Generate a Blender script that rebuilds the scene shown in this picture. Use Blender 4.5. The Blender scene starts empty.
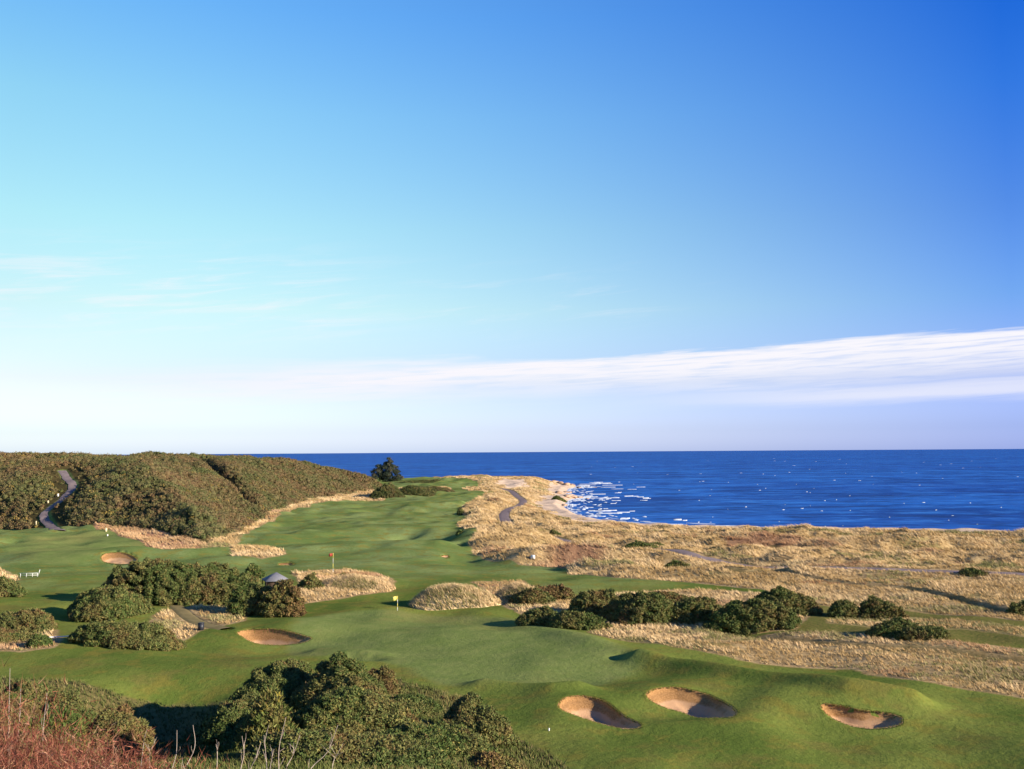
import bpy, math, random
import numpy as np

rng = np.random.default_rng(11)
random.seed(11)
SC = bpy.context.scene
COL = SC.collection

# ------------------------------------------------------------------ camera
W, H, F, ZC = 1024, 769, 1000.0, 24.0
PITCH, ROLL = math.radians(3.85), math.radians(0.364)
fw = np.array([0, math.cos(PITCH), math.sin(PITCH)])
r0 = np.array([1.0, 0, 0])
u0 = np.array([0, -math.sin(PITCH), math.cos(PITCH)])
rt = math.cos(ROLL) * r0 - math.sin(ROLL) * u0
up = math.cos(ROLL) * u0 + math.sin(ROLL) * r0


def ray(px, py):
    return fw + (px - 512) / F * rt + (384.5 - py) / F * up


def P(px, py, z=0.0):
    d = ray(px, py)
    t = (z - ZC) / d[2]
    return np.array([d[0] * t, d[1] * t])


def PP(pts, z=0.0):
    return np.array([P(a, b, z) for a, b in pts])


SUN_AZ, SUN_EL = 115.0, 18.5
EXPO = 1.24

# ------------------------------------------------------------------ noise
def _hash(ix, iy, s):
    n = (ix.astype(np.int64) * 374761393 + iy.astype(np.int64) * 668265263 + s * 974634777) & 0x7fffffff
    n = ((n ^ (n >> 13)) * 1274126177) & 0x7fffffff
    n = (n ^ (n >> 16)) & 0xffff
    return n / 32767.5 - 1.0


def vnoise(x, y, s=0):
    ix, iy = np.floor(x), np.floor(y)
    fx, fy = x - ix, y - iy
    fx = fx * fx * fx * (fx * (fx * 6 - 15) + 10)
    fy = fy * fy * fy * (fy * (fy * 6 - 15) + 10)
    a, b = _hash(ix, iy, s), _hash(ix + 1, iy, s)
    c, d = _hash(ix, iy + 1, s), _hash(ix + 1, iy + 1, s)
    return (a + (b - a) * fx) * (1 - fy) + (c + (d - c) * fx) * fy


def fbm(x, y, s=0, o=4):
    r, a = 0, 1.0
    for k in range(o):
        r = r + a * vnoise(x * 2 ** k + 17.3 * k, y * 2 ** k - 9.1 * k, s + k)
        a *= 0.5
    return r


def sst(a, b, x):
    t = np.clip((x - a) / (b - a), 0, 1)
    return t * t * (3 - 2 * t)


# ------------------------------------------------------------------ 2-D shapes
def seg_dist(x, y, pts):
    d = np.full(x.shape, 1e9)
    for a, b in zip(pts[:-1], pts[1:]):
        e = b - a
        t = np.clip(((x - a[0]) * e[0] + (y - a[1]) * e[1]) / max(e @ e, 1e-9), 0, 1)
        d = np.minimum(d, np.hypot(x - a[0] - t * e[0], y - a[1] - t * e[1]))
    return d


def poly_sd(x, y, pts, pad=25.0):
    """signed distance, positive inside; far outside is -pad"""
    lo, hi = pts.min(0) - pad, pts.max(0) + pad
    out = np.full(x.shape, -float(pad))
    m = (x > lo[0]) & (x < hi[0]) & (y > lo[1]) & (y < hi[1])
    if not m.any():
        return out
    xs, ys = x[m], y[m]
    ins = np.zeros(xs.shape, bool)
    q = np.vstack([pts, pts[:1]])
    for a, b in zip(q[:-1], q[1:]):
        c = (a[1] > ys) != (b[1] > ys)
        ins ^= c & (xs < (b[0] - a[0]) * (ys - a[1]) / (b[1] - a[1] + 1e-12) + a[0])
    d = seg_dist(xs, ys, q)
    out[m] = np.where(ins, d, -d)
    return out


def smooth_line(pts, n=12):
    """Catmull-Rom resampling of a polyline"""
    p = np.vstack([2 * pts[0] - pts[1], pts, 2 * pts[-1] - pts[-2]])
    out = []
    for i in range(1, len(p) - 2):
        for k in range(n):
            t = k / n
            out.append(0.5 * ((2 * p[i]) + (-p[i - 1] + p[i + 1]) * t + (2 * p[i - 1] - 5 * p[i] + 4 * p[i + 1] - p[i + 2]) * t * t
                              + (-p[i - 1] + 3 * p[i] - 3 * p[i + 1] + p[i + 2]) * t ** 3))
    out.append(p[-2])
    return np.array(out)


def closed_smooth(pts, n=8):
    q = np.vstack([pts[-1:], pts, pts[:2]])
    out = []
    for i in range(1, len(q) - 2):
        for k in range(n):
            t = k / n
            out.append(0.5 * ((2 * q[i]) + (-q[i - 1] + q[i + 1]) * t + (2 * q[i - 1] - 5 * q[i] + 4 * q[i + 1] - q[i + 2]) * t * t
                              + (-q[i - 1] + 3 * q[i] - 3 * q[i + 1] + q[i + 2]) * t ** 3))
    return np.array(out)


SEA_Z = -5.0
# land outline (water line), world metres
LAND = np.vstack([PP([(1300, 542), (1160, 537), (1024, 534), (900, 532), (760, 530), (700, 528.5), (650, 526.5), (615, 523.5), (592, 519.5),
                      (574, 513.5), (564, 507), (567, 501), (575, 498.5), (582, 497.5), (574, 496.5), (566, 495), (567, 491), (569, 488.5),
                      (577, 487.3), (570, 486.2), (556, 484.5), (540, 483.8), (500, 483), (450, 482.5), (400, 481.5), (340, 481)], SEA_Z),
                  np.array([(-420, 980), (-1500, 1000), (-1500, -1500), (1500, -1500), (1500, -200), (800, 180)])])
HILL = np.vstack([PP([(-260, 519), (-60, 520), (0, 524), (40, 527), (90, 530), (150, 538), (205, 543), (235, 536), (262, 519), (285, 507),
                      (320, 498), (350, 494), (388, 490)]), np.array([(-88, 660), (-140, 720), (-300, 800), (-900, 900)])])
R_DUNE = PP([(600, 476), (420, 477.5), (440, 482), (478, 484), (478, 487), (462, 489.5), (488, 493), (478, 499), (464, 505), (461, 512),
             (470, 516), (458, 523), (462, 530), (478, 536), (470, 542), (470, 548), (485, 556), (520, 561), (545, 561), (560, 564),
             (570, 572), (600, 575), (640, 579), (700, 584), (735, 588), (760, 590), (790, 600), (830, 605), (900, 606), (960, 612),
             (1024, 621), (1250, 650), (1250, 500), (800, 490)])
R_MID = PP([(838, 607), (900, 612), (960, 620), (1024, 630), (1250, 660), (1250, 668), (1024, 641), (960, 633), (900, 634), (825, 626)])
R_LOW = PP([(590, 634), (600, 626), (660, 630), (740, 633), (830, 633), (900, 640), (960, 646), (1024, 652), (1250, 680), (1250, 735),
            (1024, 697), (960, 688), (900, 679), (850, 669), (800, 664), (740, 659.5), (700, 654), (650, 646), (610, 641)])
R_HILLFOOT = PP([(85, 522), (150, 528), (200, 533), (232, 526), (262, 510), (300, 497), (350, 492.5), (390, 490), (440, 488), (452, 488.5),
                 (452, 489.7), (430, 493), (392, 497), (370, 499), (320, 503), (285, 514), (262, 526), (236, 543), (205, 548), (160, 544),
                 (110, 533)])
R_PATCH = [PP([(232, 546), (256, 545.5), (280, 550), (290, 555), (262, 559), (230, 556)]),
           PP([(-80, 625), (15, 620), (45, 626), (66, 640), (52, 652), (22, 655), (-80, 652)]),
           PP([(165, 612), (200, 606), (250, 609), (245, 622), (212, 631), (175, 640), (150, 640), (140, 625)]),
           PP([(-60, 566), (-4, 567), (18, 574), (22, 581), (-5, 588), (-60, 585)]),
           PP([(296, 573), (345, 570), (383, 575), (396, 584), (388, 592), (340, 598), (300, 603)]),
           PP([(470, 584), (520, 582), (545, 590), (545, 603), (530, 614), (505, 610), (500, 600), (480, 590)]),
           PP([(545, 596), (700, 588), (820, 600), (800, 632), (700, 632), (600, 634), (520, 622)])]
GREEN = closed_smooth(PP([(285, 642), (320, 618), (385, 611), (430, 613), (480, 616), (540, 623), (590, 640), (632, 655), (640, 668), (600, 684),
            (560, 692), (500, 690), (440, 684), (400, 667), (345, 655), (300, 652)]))
GREEN2 = closed_smooth(PP([(8, 552), (30, 540), (80, 534), (130, 538), (165, 545), (120, 551), (80, 560), (40, 563)]))
HEATHER = [PP([(722, 540), (760, 536), (800, 538), (806, 549), (770, 554), (726, 550)], -3.2), PP([(535, 552), (580, 549), (610, 556), (600, 566), (555, 565)]),
           PP([(484, 524), (500, 519), (512, 520), (510, 527), (490, 528)])]
PINK = PP([(92, 529), (120, 531.5), (150, 535), (185, 539), (200, 545), (165, 547), (130, 541), (100, 534)])
WHITE_SAND = PP([(496, 485), (510, 482.5), (526, 483), (528, 488), (505, 489)])

# near slope: foot line of the hill the camera stands on
_fx = np.array([-400, -120, -65, -43, -25, -12, -5, 2, 6, 11, 18, 30, 45, 100, 400.])
_fy = np.array([160, 126, 112, 105, 105, 107, 99, 82, 70, 55, 44, 36, 30, 22, 15.])


def near_slope(x, y):
    yb = 0.5 * np.interp(x, _fx, _fy) + 0.25 * np.interp(x - 3, _fx, _fy) + 0.25 * np.interp(x + 3, _fx, _fy)
    yy = np.maximum(y, 0)
    t = np.clip(1 - yy / yb, 0, 1)
    h = 22.2 * t ** 1.7
    h = h + 1.2 * np.exp(-((x + 11) ** 2 + (y - 20) ** 2) / 60.0)
    return h, yb


RIDGES = [(PP([(486, 686), (520, 690), (552, 694), (575, 693)]), 0.9, 2.0),
          (PP([(640, 662), (700, 672), (750, 681), (800, 690), (850, 700), (910, 704)]), 1.05, 1.9),
          (PP([(570, 640), (610, 652), (650, 661)]), 0.3, 2.5),
          (PP([(560, 722), (640, 726), (740, 722), (780, 700)]), 0.55, 3.0),
          (PP([(320, 648), (345, 650), (378, 655)]), 0.5, 1.6),
          (PP([(455, 606), (500, 618), (540, 632), (590, 646)]), 0.5, 3.0)]
DIPS = [((621, 659.5), .5, 1.3), ((350, 656.5), 1.0, 1.6), ((372, 657), 0.8, 1.6), ((447, 507.5), 1.6, 4.0), ((373, 511), 1.6, 5),
        ((404, 534.5), 1.8, 3.2), ((440, 511), 1.2, 4), ((12, 543), 1.3, 3), ((30, 537), .9, 3), ((846, 541), 4.2, 8), ((990, 541), 3.6, 7),
        ((912, 551), 3.0, 6), ((872, 539), 4.2, 8), ((545, 577), .9, 5), ((470, 559), .8, 6), ((560, 562), 1.0, 5), ((708, 560), 1.4, 5)]
DIPS = [(P(*a, -3.5 if a[0] > 800 else 0.0), d, s) for a, d, s in DIPS]
DIPS += [(P(888, 539, -3.5), -2.4, 4.5), (P(1003, 543, -3.5), -2.2, 4.5), (P(930, 552, -3.0), -1.5, 4.0), (P(800, 536, -3.5), -1.4, 5.0)]
GULLY_PX = [(198, 457), (215, 464), (232, 478), (248, 492), (262, 506)]
PATH_HILL_PX = [(62, 470), (70, 480), (73, 487), (66, 495), (52, 506), (45, 513), (46, 520), (52, 527), (60, 530)]


def hill_h(x, y):
    sd = poly_sd(x, y, HILL, 300.0)
    sd = sd + 5.0 * fbm(x / 38, y / 38, 5, 3) * sst(0, 12, sd)
    d = np.maximum(sd, 0)
    cap = 22.8 - .3 * sst(-170, -60, x) - 1.0 * sst(-130, -190, x) + 1.2 * fbm(x / 45, y / 45, 21, 3) + .5 * fbm(x / 7, y / 7, 23, 2)
    return cap * (1 - np.exp(-(d / 33.0) ** 1.35)), sd


def base_h(x, y):
    near, yb = near_slope(x, y)
    hh, hsd = hill_h(x, y)
    lsd = poly_sd(x, y, LAND, 90.0)
    dn = sst(-3, 6, poly_sd(x, y, R_DUNE, 25.0))
    far = sst(210, 260, y)
    g = (0.65 + 0.75 * far) * fbm(x / 34, y / 26, 1, 2) + (0.34 + .40 * far) * fbm(x / 11, y / 11, 3, 2)
    g = g * sst(0.0, 22.0, y - yb)
    dune = 3.3 * (0.45 - np.abs(fbm(x / 26, y / 17, 7, 3))) + 1.0 * fbm(x / 8, y / 7, 9, 3)
    dune = dune + 1.3 * fbm(x / 55, y / 11, 171, 2)
    dune = dune * sst(172, 225, y) * dn * (1 - .5 * sst(420, 600, y))
    tilt = -4.3 * sst(205, 315, y) * sst(-15, 35, x) * sst(620, 480, y)
    z = g * (1 - .6 * dn) + dune + tilt
    z = z + 2.9 * sst(640, 800, y) * sst(-120, -40, x)
    z = z + hh + near
    # beach
    sea = SEA_Z + np.minimum(lsd * 0.30, 1.7) + 0.4 * fbm(x / 7, y / 7, 33, 2) * sst(0, 5, lsd)
    k = sst(7, 34, lsd)
    z = np.where(lsd > 34, z, sea * (1 - k) + z * k)
    return np.where(lsd < 0, SEA_Z + np.maximum(lsd * .25, -8), z), hsd, lsd


def march(px, py, fn):
    d = ray(px, py)
    t = np.concatenate([np.arange(8, 130, .08), np.arange(130, 1400, .35)])
    x, y, z = d[0] * t, d[1] * t, ZC + d[2] * t
    hit = np.nonzero(fn(x, y) > z)[0]
    i = hit[0] if len(hit) else len(t) - 1
    return np.array([x[i], y[i]])


b0 = lambda x, y: base_h(x, y)[0]
GULLY = smooth_line(np.array([march(a, b, b0) for a, b in GULLY_PX]), 6)
PATHS = {}
PATHS['hill'] = (smooth_line(np.array([march(a, b, b0) for a, b in PATH_HILL_PX]), 10), 3.3)
PATHS['coast'] = (smooth_line(PP([(501, 489), (511, 491), (516, 494), (523, 498), (520, 502), (508, 508), (504, 513), (507, 519), (516, 522.5), (540, 526), (562, 530),
                           (600, 536), (632, 541), (648, 545), (668, 551), (690, 556.5), (712, 558), (745, 562), (785, 567), (840, 571), (900, 574), (1024, 577), (1100, 580)]), 8), 4.0)
PATHS['hut'] = (smooth_line(PP([(170, 602), (178, 609), (186, 616), (196, 622), (212, 628), (226, 631)]), 8), 2.3)
TRAILS = [(smooth_line(PP([(765, 571), (800, 578), (857, 585), (912, 589), (960, 598), (1024, 613), (1100, 628)]), 6), 1.5, 1.0),
          (smooth_line(PP([(730, 631), (780, 637), (850, 645), (940, 652), (1024, 660), (1100, 668)]), 6), 1.0, .5),
          (smooth_line(PP([(600, 560), (640, 566), (700, 571), (770, 578)]), 6), 1.2, .8),
          (smooth_line(PP([(760, 533), (830, 546), (900, 557), (1024, 562)]), 6), 1.4, 1.0)]
BUNKERS = [  # outline px, depth, label
    ([(558, 704), (566, 697), (582, 695.5), (600, 699), (612, 706), (622, 714), (638, 722), (640, 727), (622, 728), (600, 723), (578, 716), (562, 710)], 1.25,
     'sand bunker nearest the gorse, the leftmost of the three in the front fairway'),
    ([(646, 694), (655, 688.5), (672, 687), (692, 690), (712, 696), (730, 705), (737, 713), (728, 717.5), (706, 718), (684, 713), (664, 707), (650, 700)], 1.3,
     'largest sand bunker, a wide oval in the middle of the front three'),
    ([(821, 706), (826, 703.5), (842, 706), (862, 710), (886, 713), (902, 718), (899, 725), (880, 728), (858, 727.5), (836, 720), (824, 712)], 1.15,
     'sand bunker standing alone at the right end of the front fairway'),
    ([(237, 633), (248, 628.5), (266, 628), (284, 630), (302, 635), (311, 639), (300, 643), (280, 645), (258, 643.5), (243, 639)], 1.9,
     'sand bunker mostly in shade below the hut at the left edge of the green'),
    ([(101, 557), (106, 553.5), (116, 552.5), (128, 554), (137, 559), (132, 563.5), (116, 564), (104, 562)], 1.3,
     'sunlit sand bunker by the far left green, behind the gorse mound'),
    ([(278, 564), (284, 562.9), (292, 563), (295, 564.2), (289, 565.3), (282, 565.3)], .5,
     'tiny sand bunker, a pale sliver left of the red flag'),
    ([(440.5, 556.2), (444, 555.3), (448.5, 555.8), (449, 557), (444, 557.4)], .3,
     'small pale sand scrape alone in the middle of the far fairway')]
BANKS = []
for pts_, dp_, _ in BUNKERS:
    q_ = PP(pts_)
    c_ = q_.mean(0)
    big = dp_ > 1.0
    BANKS.append((c_, (np.ptp(q_[:, 0]) * .5 + 4.0) if big else 3.0, .24 if big else .05))


def rim_h(x, y):
    """land surface with every bump but without holes and path cuts"""
    z, hsd, lsd = base_h(x, y)
    for pts, a, s in RIDGES:
        m = (np.abs(y - 110) < 70)
        if m.any():
            dz = np.zeros_like(z)
            dz[m] = a * np.exp(-(seg_dist(x[m], y[m], pts) / s) ** 2)
            z = z + dz
    for c, d, s in DIPS:
        z = z - d * np.exp(-((x - c[0]) ** 2 + (y - c[1]) ** 2) / s ** 2)
    for c, r, a in BANKS:
        z = z + (0.45 * min(1, a * 5) + a * (y - c[1])) * np.exp(-((x - c[0]) ** 2 + (y - c[1]) ** 2) / r ** 2)
    g = seg_dist(x, y, GULLY) if x.size < 3e6 else 0
    z = z - 6.5 * np.exp(-(g / 4.0) ** 2)
    z = z - 7.0 * np.exp(-(((x + 36.0) / 8.0) ** 2 + ((y - 97) / 9.0) ** 2)) - 4.8 * np.exp(-(((x + 27) / 5.5) ** 2 + ((y - 78) / 7.5) ** 2))
    gp = seg_dist(x, y, PATHS['hill'][0])
    z = z - .3 * np.exp(-(gp / 6.0) ** 2) * sst(0, 20, hsd)
    z = np.where((lsd > 4) & (y > 170), np.maximum(z, SEA_Z + .9 + .5 * fbm(x / 9, y / 6, 201, 2)), z)
    for pts, w, d in TRAILS:
        z = z - .8 * d * np.exp(-(seg_dist(x, y, pts) / w) ** 2)
    return z, hsd, lsd


BUNKERS = [(closed_smooth(np.array([march(a, b_, lambda x, y: rim_h(x, y)[0]) for a, b_ in pts_]), 6), dp_, lab_) for pts_, dp_, lab_ in BUNKERS]


def masks(x, y, hsd, lsd):
    n = fbm(x / 6, y / 6, 41, 3)
    m = {}
    rough = poly_sd(x, y, R_DUNE)
    for p in [R_MID, R_LOW, R_HILLFOOT, PINK] + R_PATCH:
        rough = np.maximum(rough, poly_sd(x, y, p))
    rough = np.where(lsd < 45, np.maximum(rough, np.where(hsd > 0, -9, 12 - .2 * lsd)), rough)
    _, yb = near_slope(x, y)
    scrub = np.minimum(yb + 1.5 - y, 10)
    m['rough_sd'] = rough + 0.7 * n
    m['rough'] = np.clip(.5 + m['rough_sd'] / 1.6, 0, 1)
    gh = hsd + 1.2 * n
    for p in (PATHS['hill'],):
        gh = np.minimum(gh, (seg_dist(x, y, p[0]) - 1.9) * 1.0)
    gh = np.minimum(gh, -poly_sd(x, y, PINK))
    m['gorse_sd'] = gh
    m['gorse'] = np.clip(.5 + gh / 3.0, 0, 1)
    m['scrub'] = np.clip(.5 + (scrub + n) / 2.5, 0, 1)
    m['sand'] = np.clip(1 - (lsd - 13 - 4 * n) / 6, 0, 1)
    m['sand'] = np.maximum(m['sand'], np.clip(.5 + (poly_sd(x, y, WHITE_SAND) + 3 * n) / 8, 0, 1))
    m['putt'] = np.clip(.5 + (np.maximum(poly_sd(x, y, GREEN), poly_sd(x, y, GREEN2)) + .9 * n) / 3.0, 0, 1)
    h = np.full(x.shape, -9.0)
    for p in HEATHER:
        h = np.maximum(h, poly_sd(x, y, p))
    m['heather'] = np.clip(.5 + (h + 2.5 * n) / 4, 0, 1)
    m['pink'] = np.clip(.5 + (poly_sd(x, y, PINK) + 2 * n) / 4, 0, 1)
    t = np.zeros(x.shape)
    for pts, w, d in TRAILS:
        t = np.maximum(t, np.exp(-(seg_dist(x, y, pts) / w) ** 2))
    m['trail'] = t
    return m


def level(x, y, z):
    for key in ('coast', 'hut'):
        pts, w = PATHS[key]
        zc = PATH_Z[key]
        m = seg_dist(x, y, pts) < 10
        if not m.any():
            continue
        xs, ys = x[m], y[m]
        zp, dm = np.zeros(xs.shape), np.zeros(xs.shape)
        for a in range(0, len(xs), 20000):
            d = np.hypot(xs[a:a + 20000, None] - pts[None, :, 0], ys[a:a + 20000, None] - pts[None, :, 1])
            wt = 1 / (d + .05) ** 4
            zp[a:a + 20000] = (wt * zc).sum(1) / wt.sum(1)
            dm[a:a + 20000] = d.min(1)
        k = sst(8.5, w / 2 + .3, dm)
        z = z.copy()
        z[m] = z[m] * (1 - k) + zp * k
    return z


PATH_Z = {}
for key in ('coast', 'hut'):
    pts_ = PATHS[key][0]
    zz_ = rim_h(pts_[:, 0], pts_[:, 1])[0]
    kk_ = 9
    zp_ = np.convolve(np.pad(zz_, kk_, mode='edge'), np.ones(2 * kk_ + 1) / (2 * kk_ + 1), 'valid')
    PATH_Z[key] = zp_ + (.25 if key == 'coast' else 0)


def bunker_sd(x, y):
    out = np.full(x.shape, -9.0)
    dp = np.zeros(x.shape)
    for pts, d, _ in BUNKERS:
        s = poly_sd(x, y, pts, 9)
        dp = np.where(s > out, d, dp)
        out = np.maximum(out, s)
    return out, dp


def hgt(x, y):
    """final ground"""
    x, y = np.atleast_1d(np.asarray(x, float)), np.atleast_1d(np.asarray(y, float))
    return level(x, y, rim_h(x, y)[0])


def h1(x, y):
    return float(hgt([x], [y])[0])


# ------------------------------------------------------------------ mesh helpers
def raw_mesh(name, verts, faces, mat, cols=None, smooth=False, uvw=None):
    """verts (N,3), faces (M,3|4) or list of int arrays -> mesh object"""
    me = bpy.data.meshes.new(name)
    verts = np.ascontiguousarray(verts, dtype=np.float32)
    me.vertices.add(len(verts))
    me.vertices.foreach_set('co', verts.ravel())
    blocks = faces if isinstance(faces, list) else [faces]
    loops = np.concatenate([np.asarray(b, np.int32).ravel() for b in blocks])
    sizes = np.concatenate([np.full(len(b), np.asarray(b).shape[1], np.int32) for b in blocks])
    starts = np.concatenate([[0], np.cumsum(sizes)[:-1]]).astype(np.int32)
    me.loops.add(len(loops))
    me.loops.foreach_set('vertex_index', loops)
    me.polygons.add(len(sizes))
    me.polygons.foreach_set('loop_start', starts)
    if smooth:
        me.polygons.foreach_set('use_smooth', np.ones(len(sizes), bool))
    for k, c in (cols or {}).items():
        at = me.attributes.new(k, 'FLOAT_COLOR', 'POINT')
        at.data.foreach_set('color', np.ascontiguousarray(c, dtype=np.float32).ravel())
    me.update(calc_edges=True)
    me.materials.append(mat)
    o = bpy.data.objects.new(name, me)
    COL.objects.link(o)
    return o


def tag(o, label=None, cat=None, group=None, kind=None):
    for k, v in (('label', label), ('category', cat), ('group', group), ('kind', kind)):
        if v:
            o[k] = v
    return o


def empty(name, loc, label, cat, group=None, rz=0):
    o = bpy.data.objects.new(name, None)
    COL.objects.link(o)
    o.location = loc
    o.rotation_euler = (0, 0, rz)
    return tag(o, label, cat, group)


class MB:
    def __init__(s):
        s.v, s.f3, s.f4, s.n = [], [], [], 0

    def add(s, v, f3=None, f4=None):
        v = np.asarray(v, float).reshape(-1, 3)
        if f3 is not None and len(f3):
            s.f3.append(np.asarray(f3) + s.n)
        if f4 is not None and len(f4):
            s.f4.append(np.asarray(f4) + s.n)
        s.v.append(v)
        s.n += len(v)
        return s

    def box(s, c, d, rz=0, ry=0):
        x, y, z = np.array(d) / 2
        v = np.array([(a * x, b * y, e * z) for a in (-1, 1) for b in (-1, 1) for e in (-1, 1)])
        cy, sy = math.cos(ry), math.sin(ry)
        v = v @ np.array([[cy, 0, -sy], [0, 1, 0], [sy, 0, cy]])
        cz, sz = math.cos(rz), math.sin(rz)
        v = v @ np.array([[cz, sz, 0], [-sz, cz, 0], [0, 0, 1]]) + np.array(c)
        return s.add(v, f4=[(0, 1, 3, 2), (4, 6, 7, 5), (0, 4, 5, 1), (2, 3, 7, 6), (0, 2, 6, 4), (1, 5, 7, 3)])

    def tube(s, pts, rad, k=6):
        pts = np.asarray(pts, float)
        rad = np.broadcast_to(rad, (len(pts),))
        v = []
        for i, p in enumerate(pts):
            t = pts[min(i + 1, len(pts) - 1)] - pts[max(i - 1, 0)]
            t = t / (np.linalg.norm(t) + 1e-9)
            a = np.cross(t, (0, 0, 1) if abs(t[2]) < .9 else (1, 0, 0))
            a /= np.linalg.norm(a)
            b = np.cross(t, a)
            for j in range(k):
                w = 2 * math.pi * j / k
                v.append(p + rad[i] * (a * math.cos(w) + b * math.sin(w)))
        f = [(i * k + j, i * k + (j + 1) % k, (i + 1) * k + (j + 1) % k, (i + 1) * k + j) for i in range(len(pts) - 1) for j in range(k)]
        v += [pts[0], pts[-1]]
        n = len(pts) * k
        c = [(n, (j + 1) % k, j) for j in range(k)] + [(n + 1, n - k + j, n - k + (j + 1) % k) for j in range(k)]
        return s.add(v, c, f)

    def build(s, name, mat, parent=None, smooth=False):
        fs = []
        if s.f3:
            fs.append(np.vstack(s.f3))
        if s.f4:
            fs.append(np.vstack(s.f4))
        o = raw_mesh(name, np.vstack(s.v), fs, mat, smooth=smooth)
        if parent:
            o.parent = parent
        return o


# ------------------------------------------------------------------ materials
class NT:
    def __init__(s, mat):
        s.t = mat.node_tree
        s.t.nodes.clear() if isinstance(mat, bpy.types.Material) else None

    def n(s, typ, **kw):
        o = s.t.nodes.new(typ)
        for k, v in kw.items():
            setattr(o, k, v)
        return o

    def put(s, inp, v):
        if isinstance(v, bpy.types.NodeSocket):
            s.t.links.new(v, inp)
        elif v is not None:
            if isinstance(v, (tuple, list)) and inp.type == 'RGBA' and len(v) == 3:
                v = tuple(v) + (1,)
            inp.default_value = v

    def m(s, op, a, b=None, c=None, clamp=False):
        o = s.n('ShaderNodeMath', operation=op, use_clamp=clamp)
        for i, v in enumerate((a, b, c)):
            s.put(o.inputs[i], v)
        return o.outputs[0]

    def vm(s, op, a, b=None):
        o = s.n('ShaderNodeVectorMath', operation=op)
        s.put(o.inputs[0], a)
        if b is not None:
            s.put(o.inputs[3] if op == 'SCALE' else o.inputs[1], b)
        return o.outputs[1] if op in ('DOT_PRODUCT', 'LENGTH') else o.outputs[0]

    def mix(s, f, a, b, mode='MIX'):
        o = s.n('ShaderNodeMix', data_type='RGBA', blend_type=mode)
        s.put(o.inputs[0], f)
        s.put(o.inputs[6], a)
        s.put(o.inputs[7], b)
        return o.outputs[2]

    def noise(s, vec, scale, detail=3, rough=.5, dist=0.0):
        o = s.n('ShaderNodeTexNoise')
        s.put(o.inputs['Vector'], vec)
        o.inputs['Scale'].default_value = scale
        o.inputs['Detail'].default_value = detail
        o.inputs['Roughness'].default_value = rough
        o.inputs['Distortion'].default_value = dist
        return o.outputs[0]

    def ramp(s, f, stops, interp='LINEAR'):
        o = s.n('ShaderNodeValToRGB')
        e = o.color_ramp.elements
        o.color_ramp.interpolation = interp
        while len(e) < len(stops):
            e.new(0.5)
        for i, (p, c) in enumerate(stops):
            e[i].position = p
            e[i].color = tuple(c) + (1,) if len(c) == 3 else c
        s.put(o.inputs[0], f)
        return o.outputs[0]

    def remap(s, v, a, b, c=0.0, d=1.0, smooth=True):
        o = s.n('ShaderNodeMapRange', interpolation_type='SMOOTHSTEP' if smooth else 'LINEAR')
        for i, q in enumerate((v, a, b, c, d)):
            s.put(o.inputs[i], q)
        return o.outputs[0]

    def attr(s, name):
        o = s.n('ShaderNodeAttribute', attribute_name=name)
        q = s.n('ShaderNodeSeparateColor')
        s.t.links.new(o.outputs[0], q.inputs[0])
        return [q.outputs[0], q.outputs[1], q.outputs[2], o.outputs['Alpha']]

    def pos(s):
        return s.n('ShaderNodeNewGeometry').outputs['Position']

    def out(s, col, rough=.8, spec=.2, bump=None, bstr=.3, bdist=.1, extra=None):
        b = s.n('ShaderNodeBsdfPrincipled')
        s.put(b.inputs['Base Color'], col)
        s.put(b.inputs['Roughness'], rough)
        b.inputs['Specular IOR Level'].default_value = spec
        if bump is not None:
            k = s.n('ShaderNodeBump')
            k.inputs['Strength'].default_value = bstr
            k.inputs['Distance'].default_value = bdist
            s.put(k.inputs['Height'], bump)
            s.t.links.new(k.outputs[0], b.inputs['Normal'])
        for k, v in (extra or {}).items():
            s.put(b.inputs[k], v)
        o = s.n('ShaderNodeOutputMaterial')
        s.t.links.new(b.outputs[0], o.inputs[0])
        return b


def mat(name):
    m = bpy.data.materials.new(name)
    m.use_nodes = True
    return m, NT(m)


def plain(name, col, rough=.7, spec=.2, var=.25, scale=3.0):
    m, t = mat(name)
    n = t.noise(t.pos(), scale, 4, .6)
    c = t.mix(n, tuple(v * (1 - var) for v in col), tuple(min(1, v * (1 + var)) for v in col))
    t.out(c, rough, spec, n, .2, .02)
    return m


# ground -----------------------------------------------------------
M_GROUND, t = mat('ground')
p = t.pos()
a1, a2, a3 = t.attr('ma'), t.attr('mb'), t.attr('mc')
nb = t.noise(p, .045, 5, .6)
nm = t.noise(p, .35, 4, .6)
nf = t.noise(p, 2.6, 4, .65)
nff = t.noise(p, 9.0, 3, .7)
turf = t.mix(t.remap(nb, .36, .64), (.082, .120, .022), (.160, .184, .038))
hazy_turf = t.mix(t.remap(nb, .38, .62), (.108, .158, .044), (.178, .225, .080))  # paler turf far off: aerial haze put into the grass colour
hazy_turf = t.mix(t.m('MULTIPLY', t.remap(nm, .5, .7), .5), hazy_turf, (.19, .195, .066))
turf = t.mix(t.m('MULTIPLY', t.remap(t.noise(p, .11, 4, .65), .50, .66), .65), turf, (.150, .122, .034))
turf = t.mix(a3[1], turf, hazy_turf)
nc_ = t.noise(p, 1.1, 4, .65)
turf = t.mix(t.m('MULTIPLY', t.remap(nc_, .50, .70), .4), turf, (.074, .108, .018))
turf = t.mix(t.m('MULTIPLY', t.remap(nm, .48, .70), .8), turf, (.170, .148, .030))
turf = t.mix(t.m('MULTIPLY', t.remap(nf, .42, .72), .35), turf, (.048, .070, .012))
turf = t.mix(t.m('MULTIPLY', t.remap(nff, .50, .70), .45), turf, (.135, .134, .038))
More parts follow.
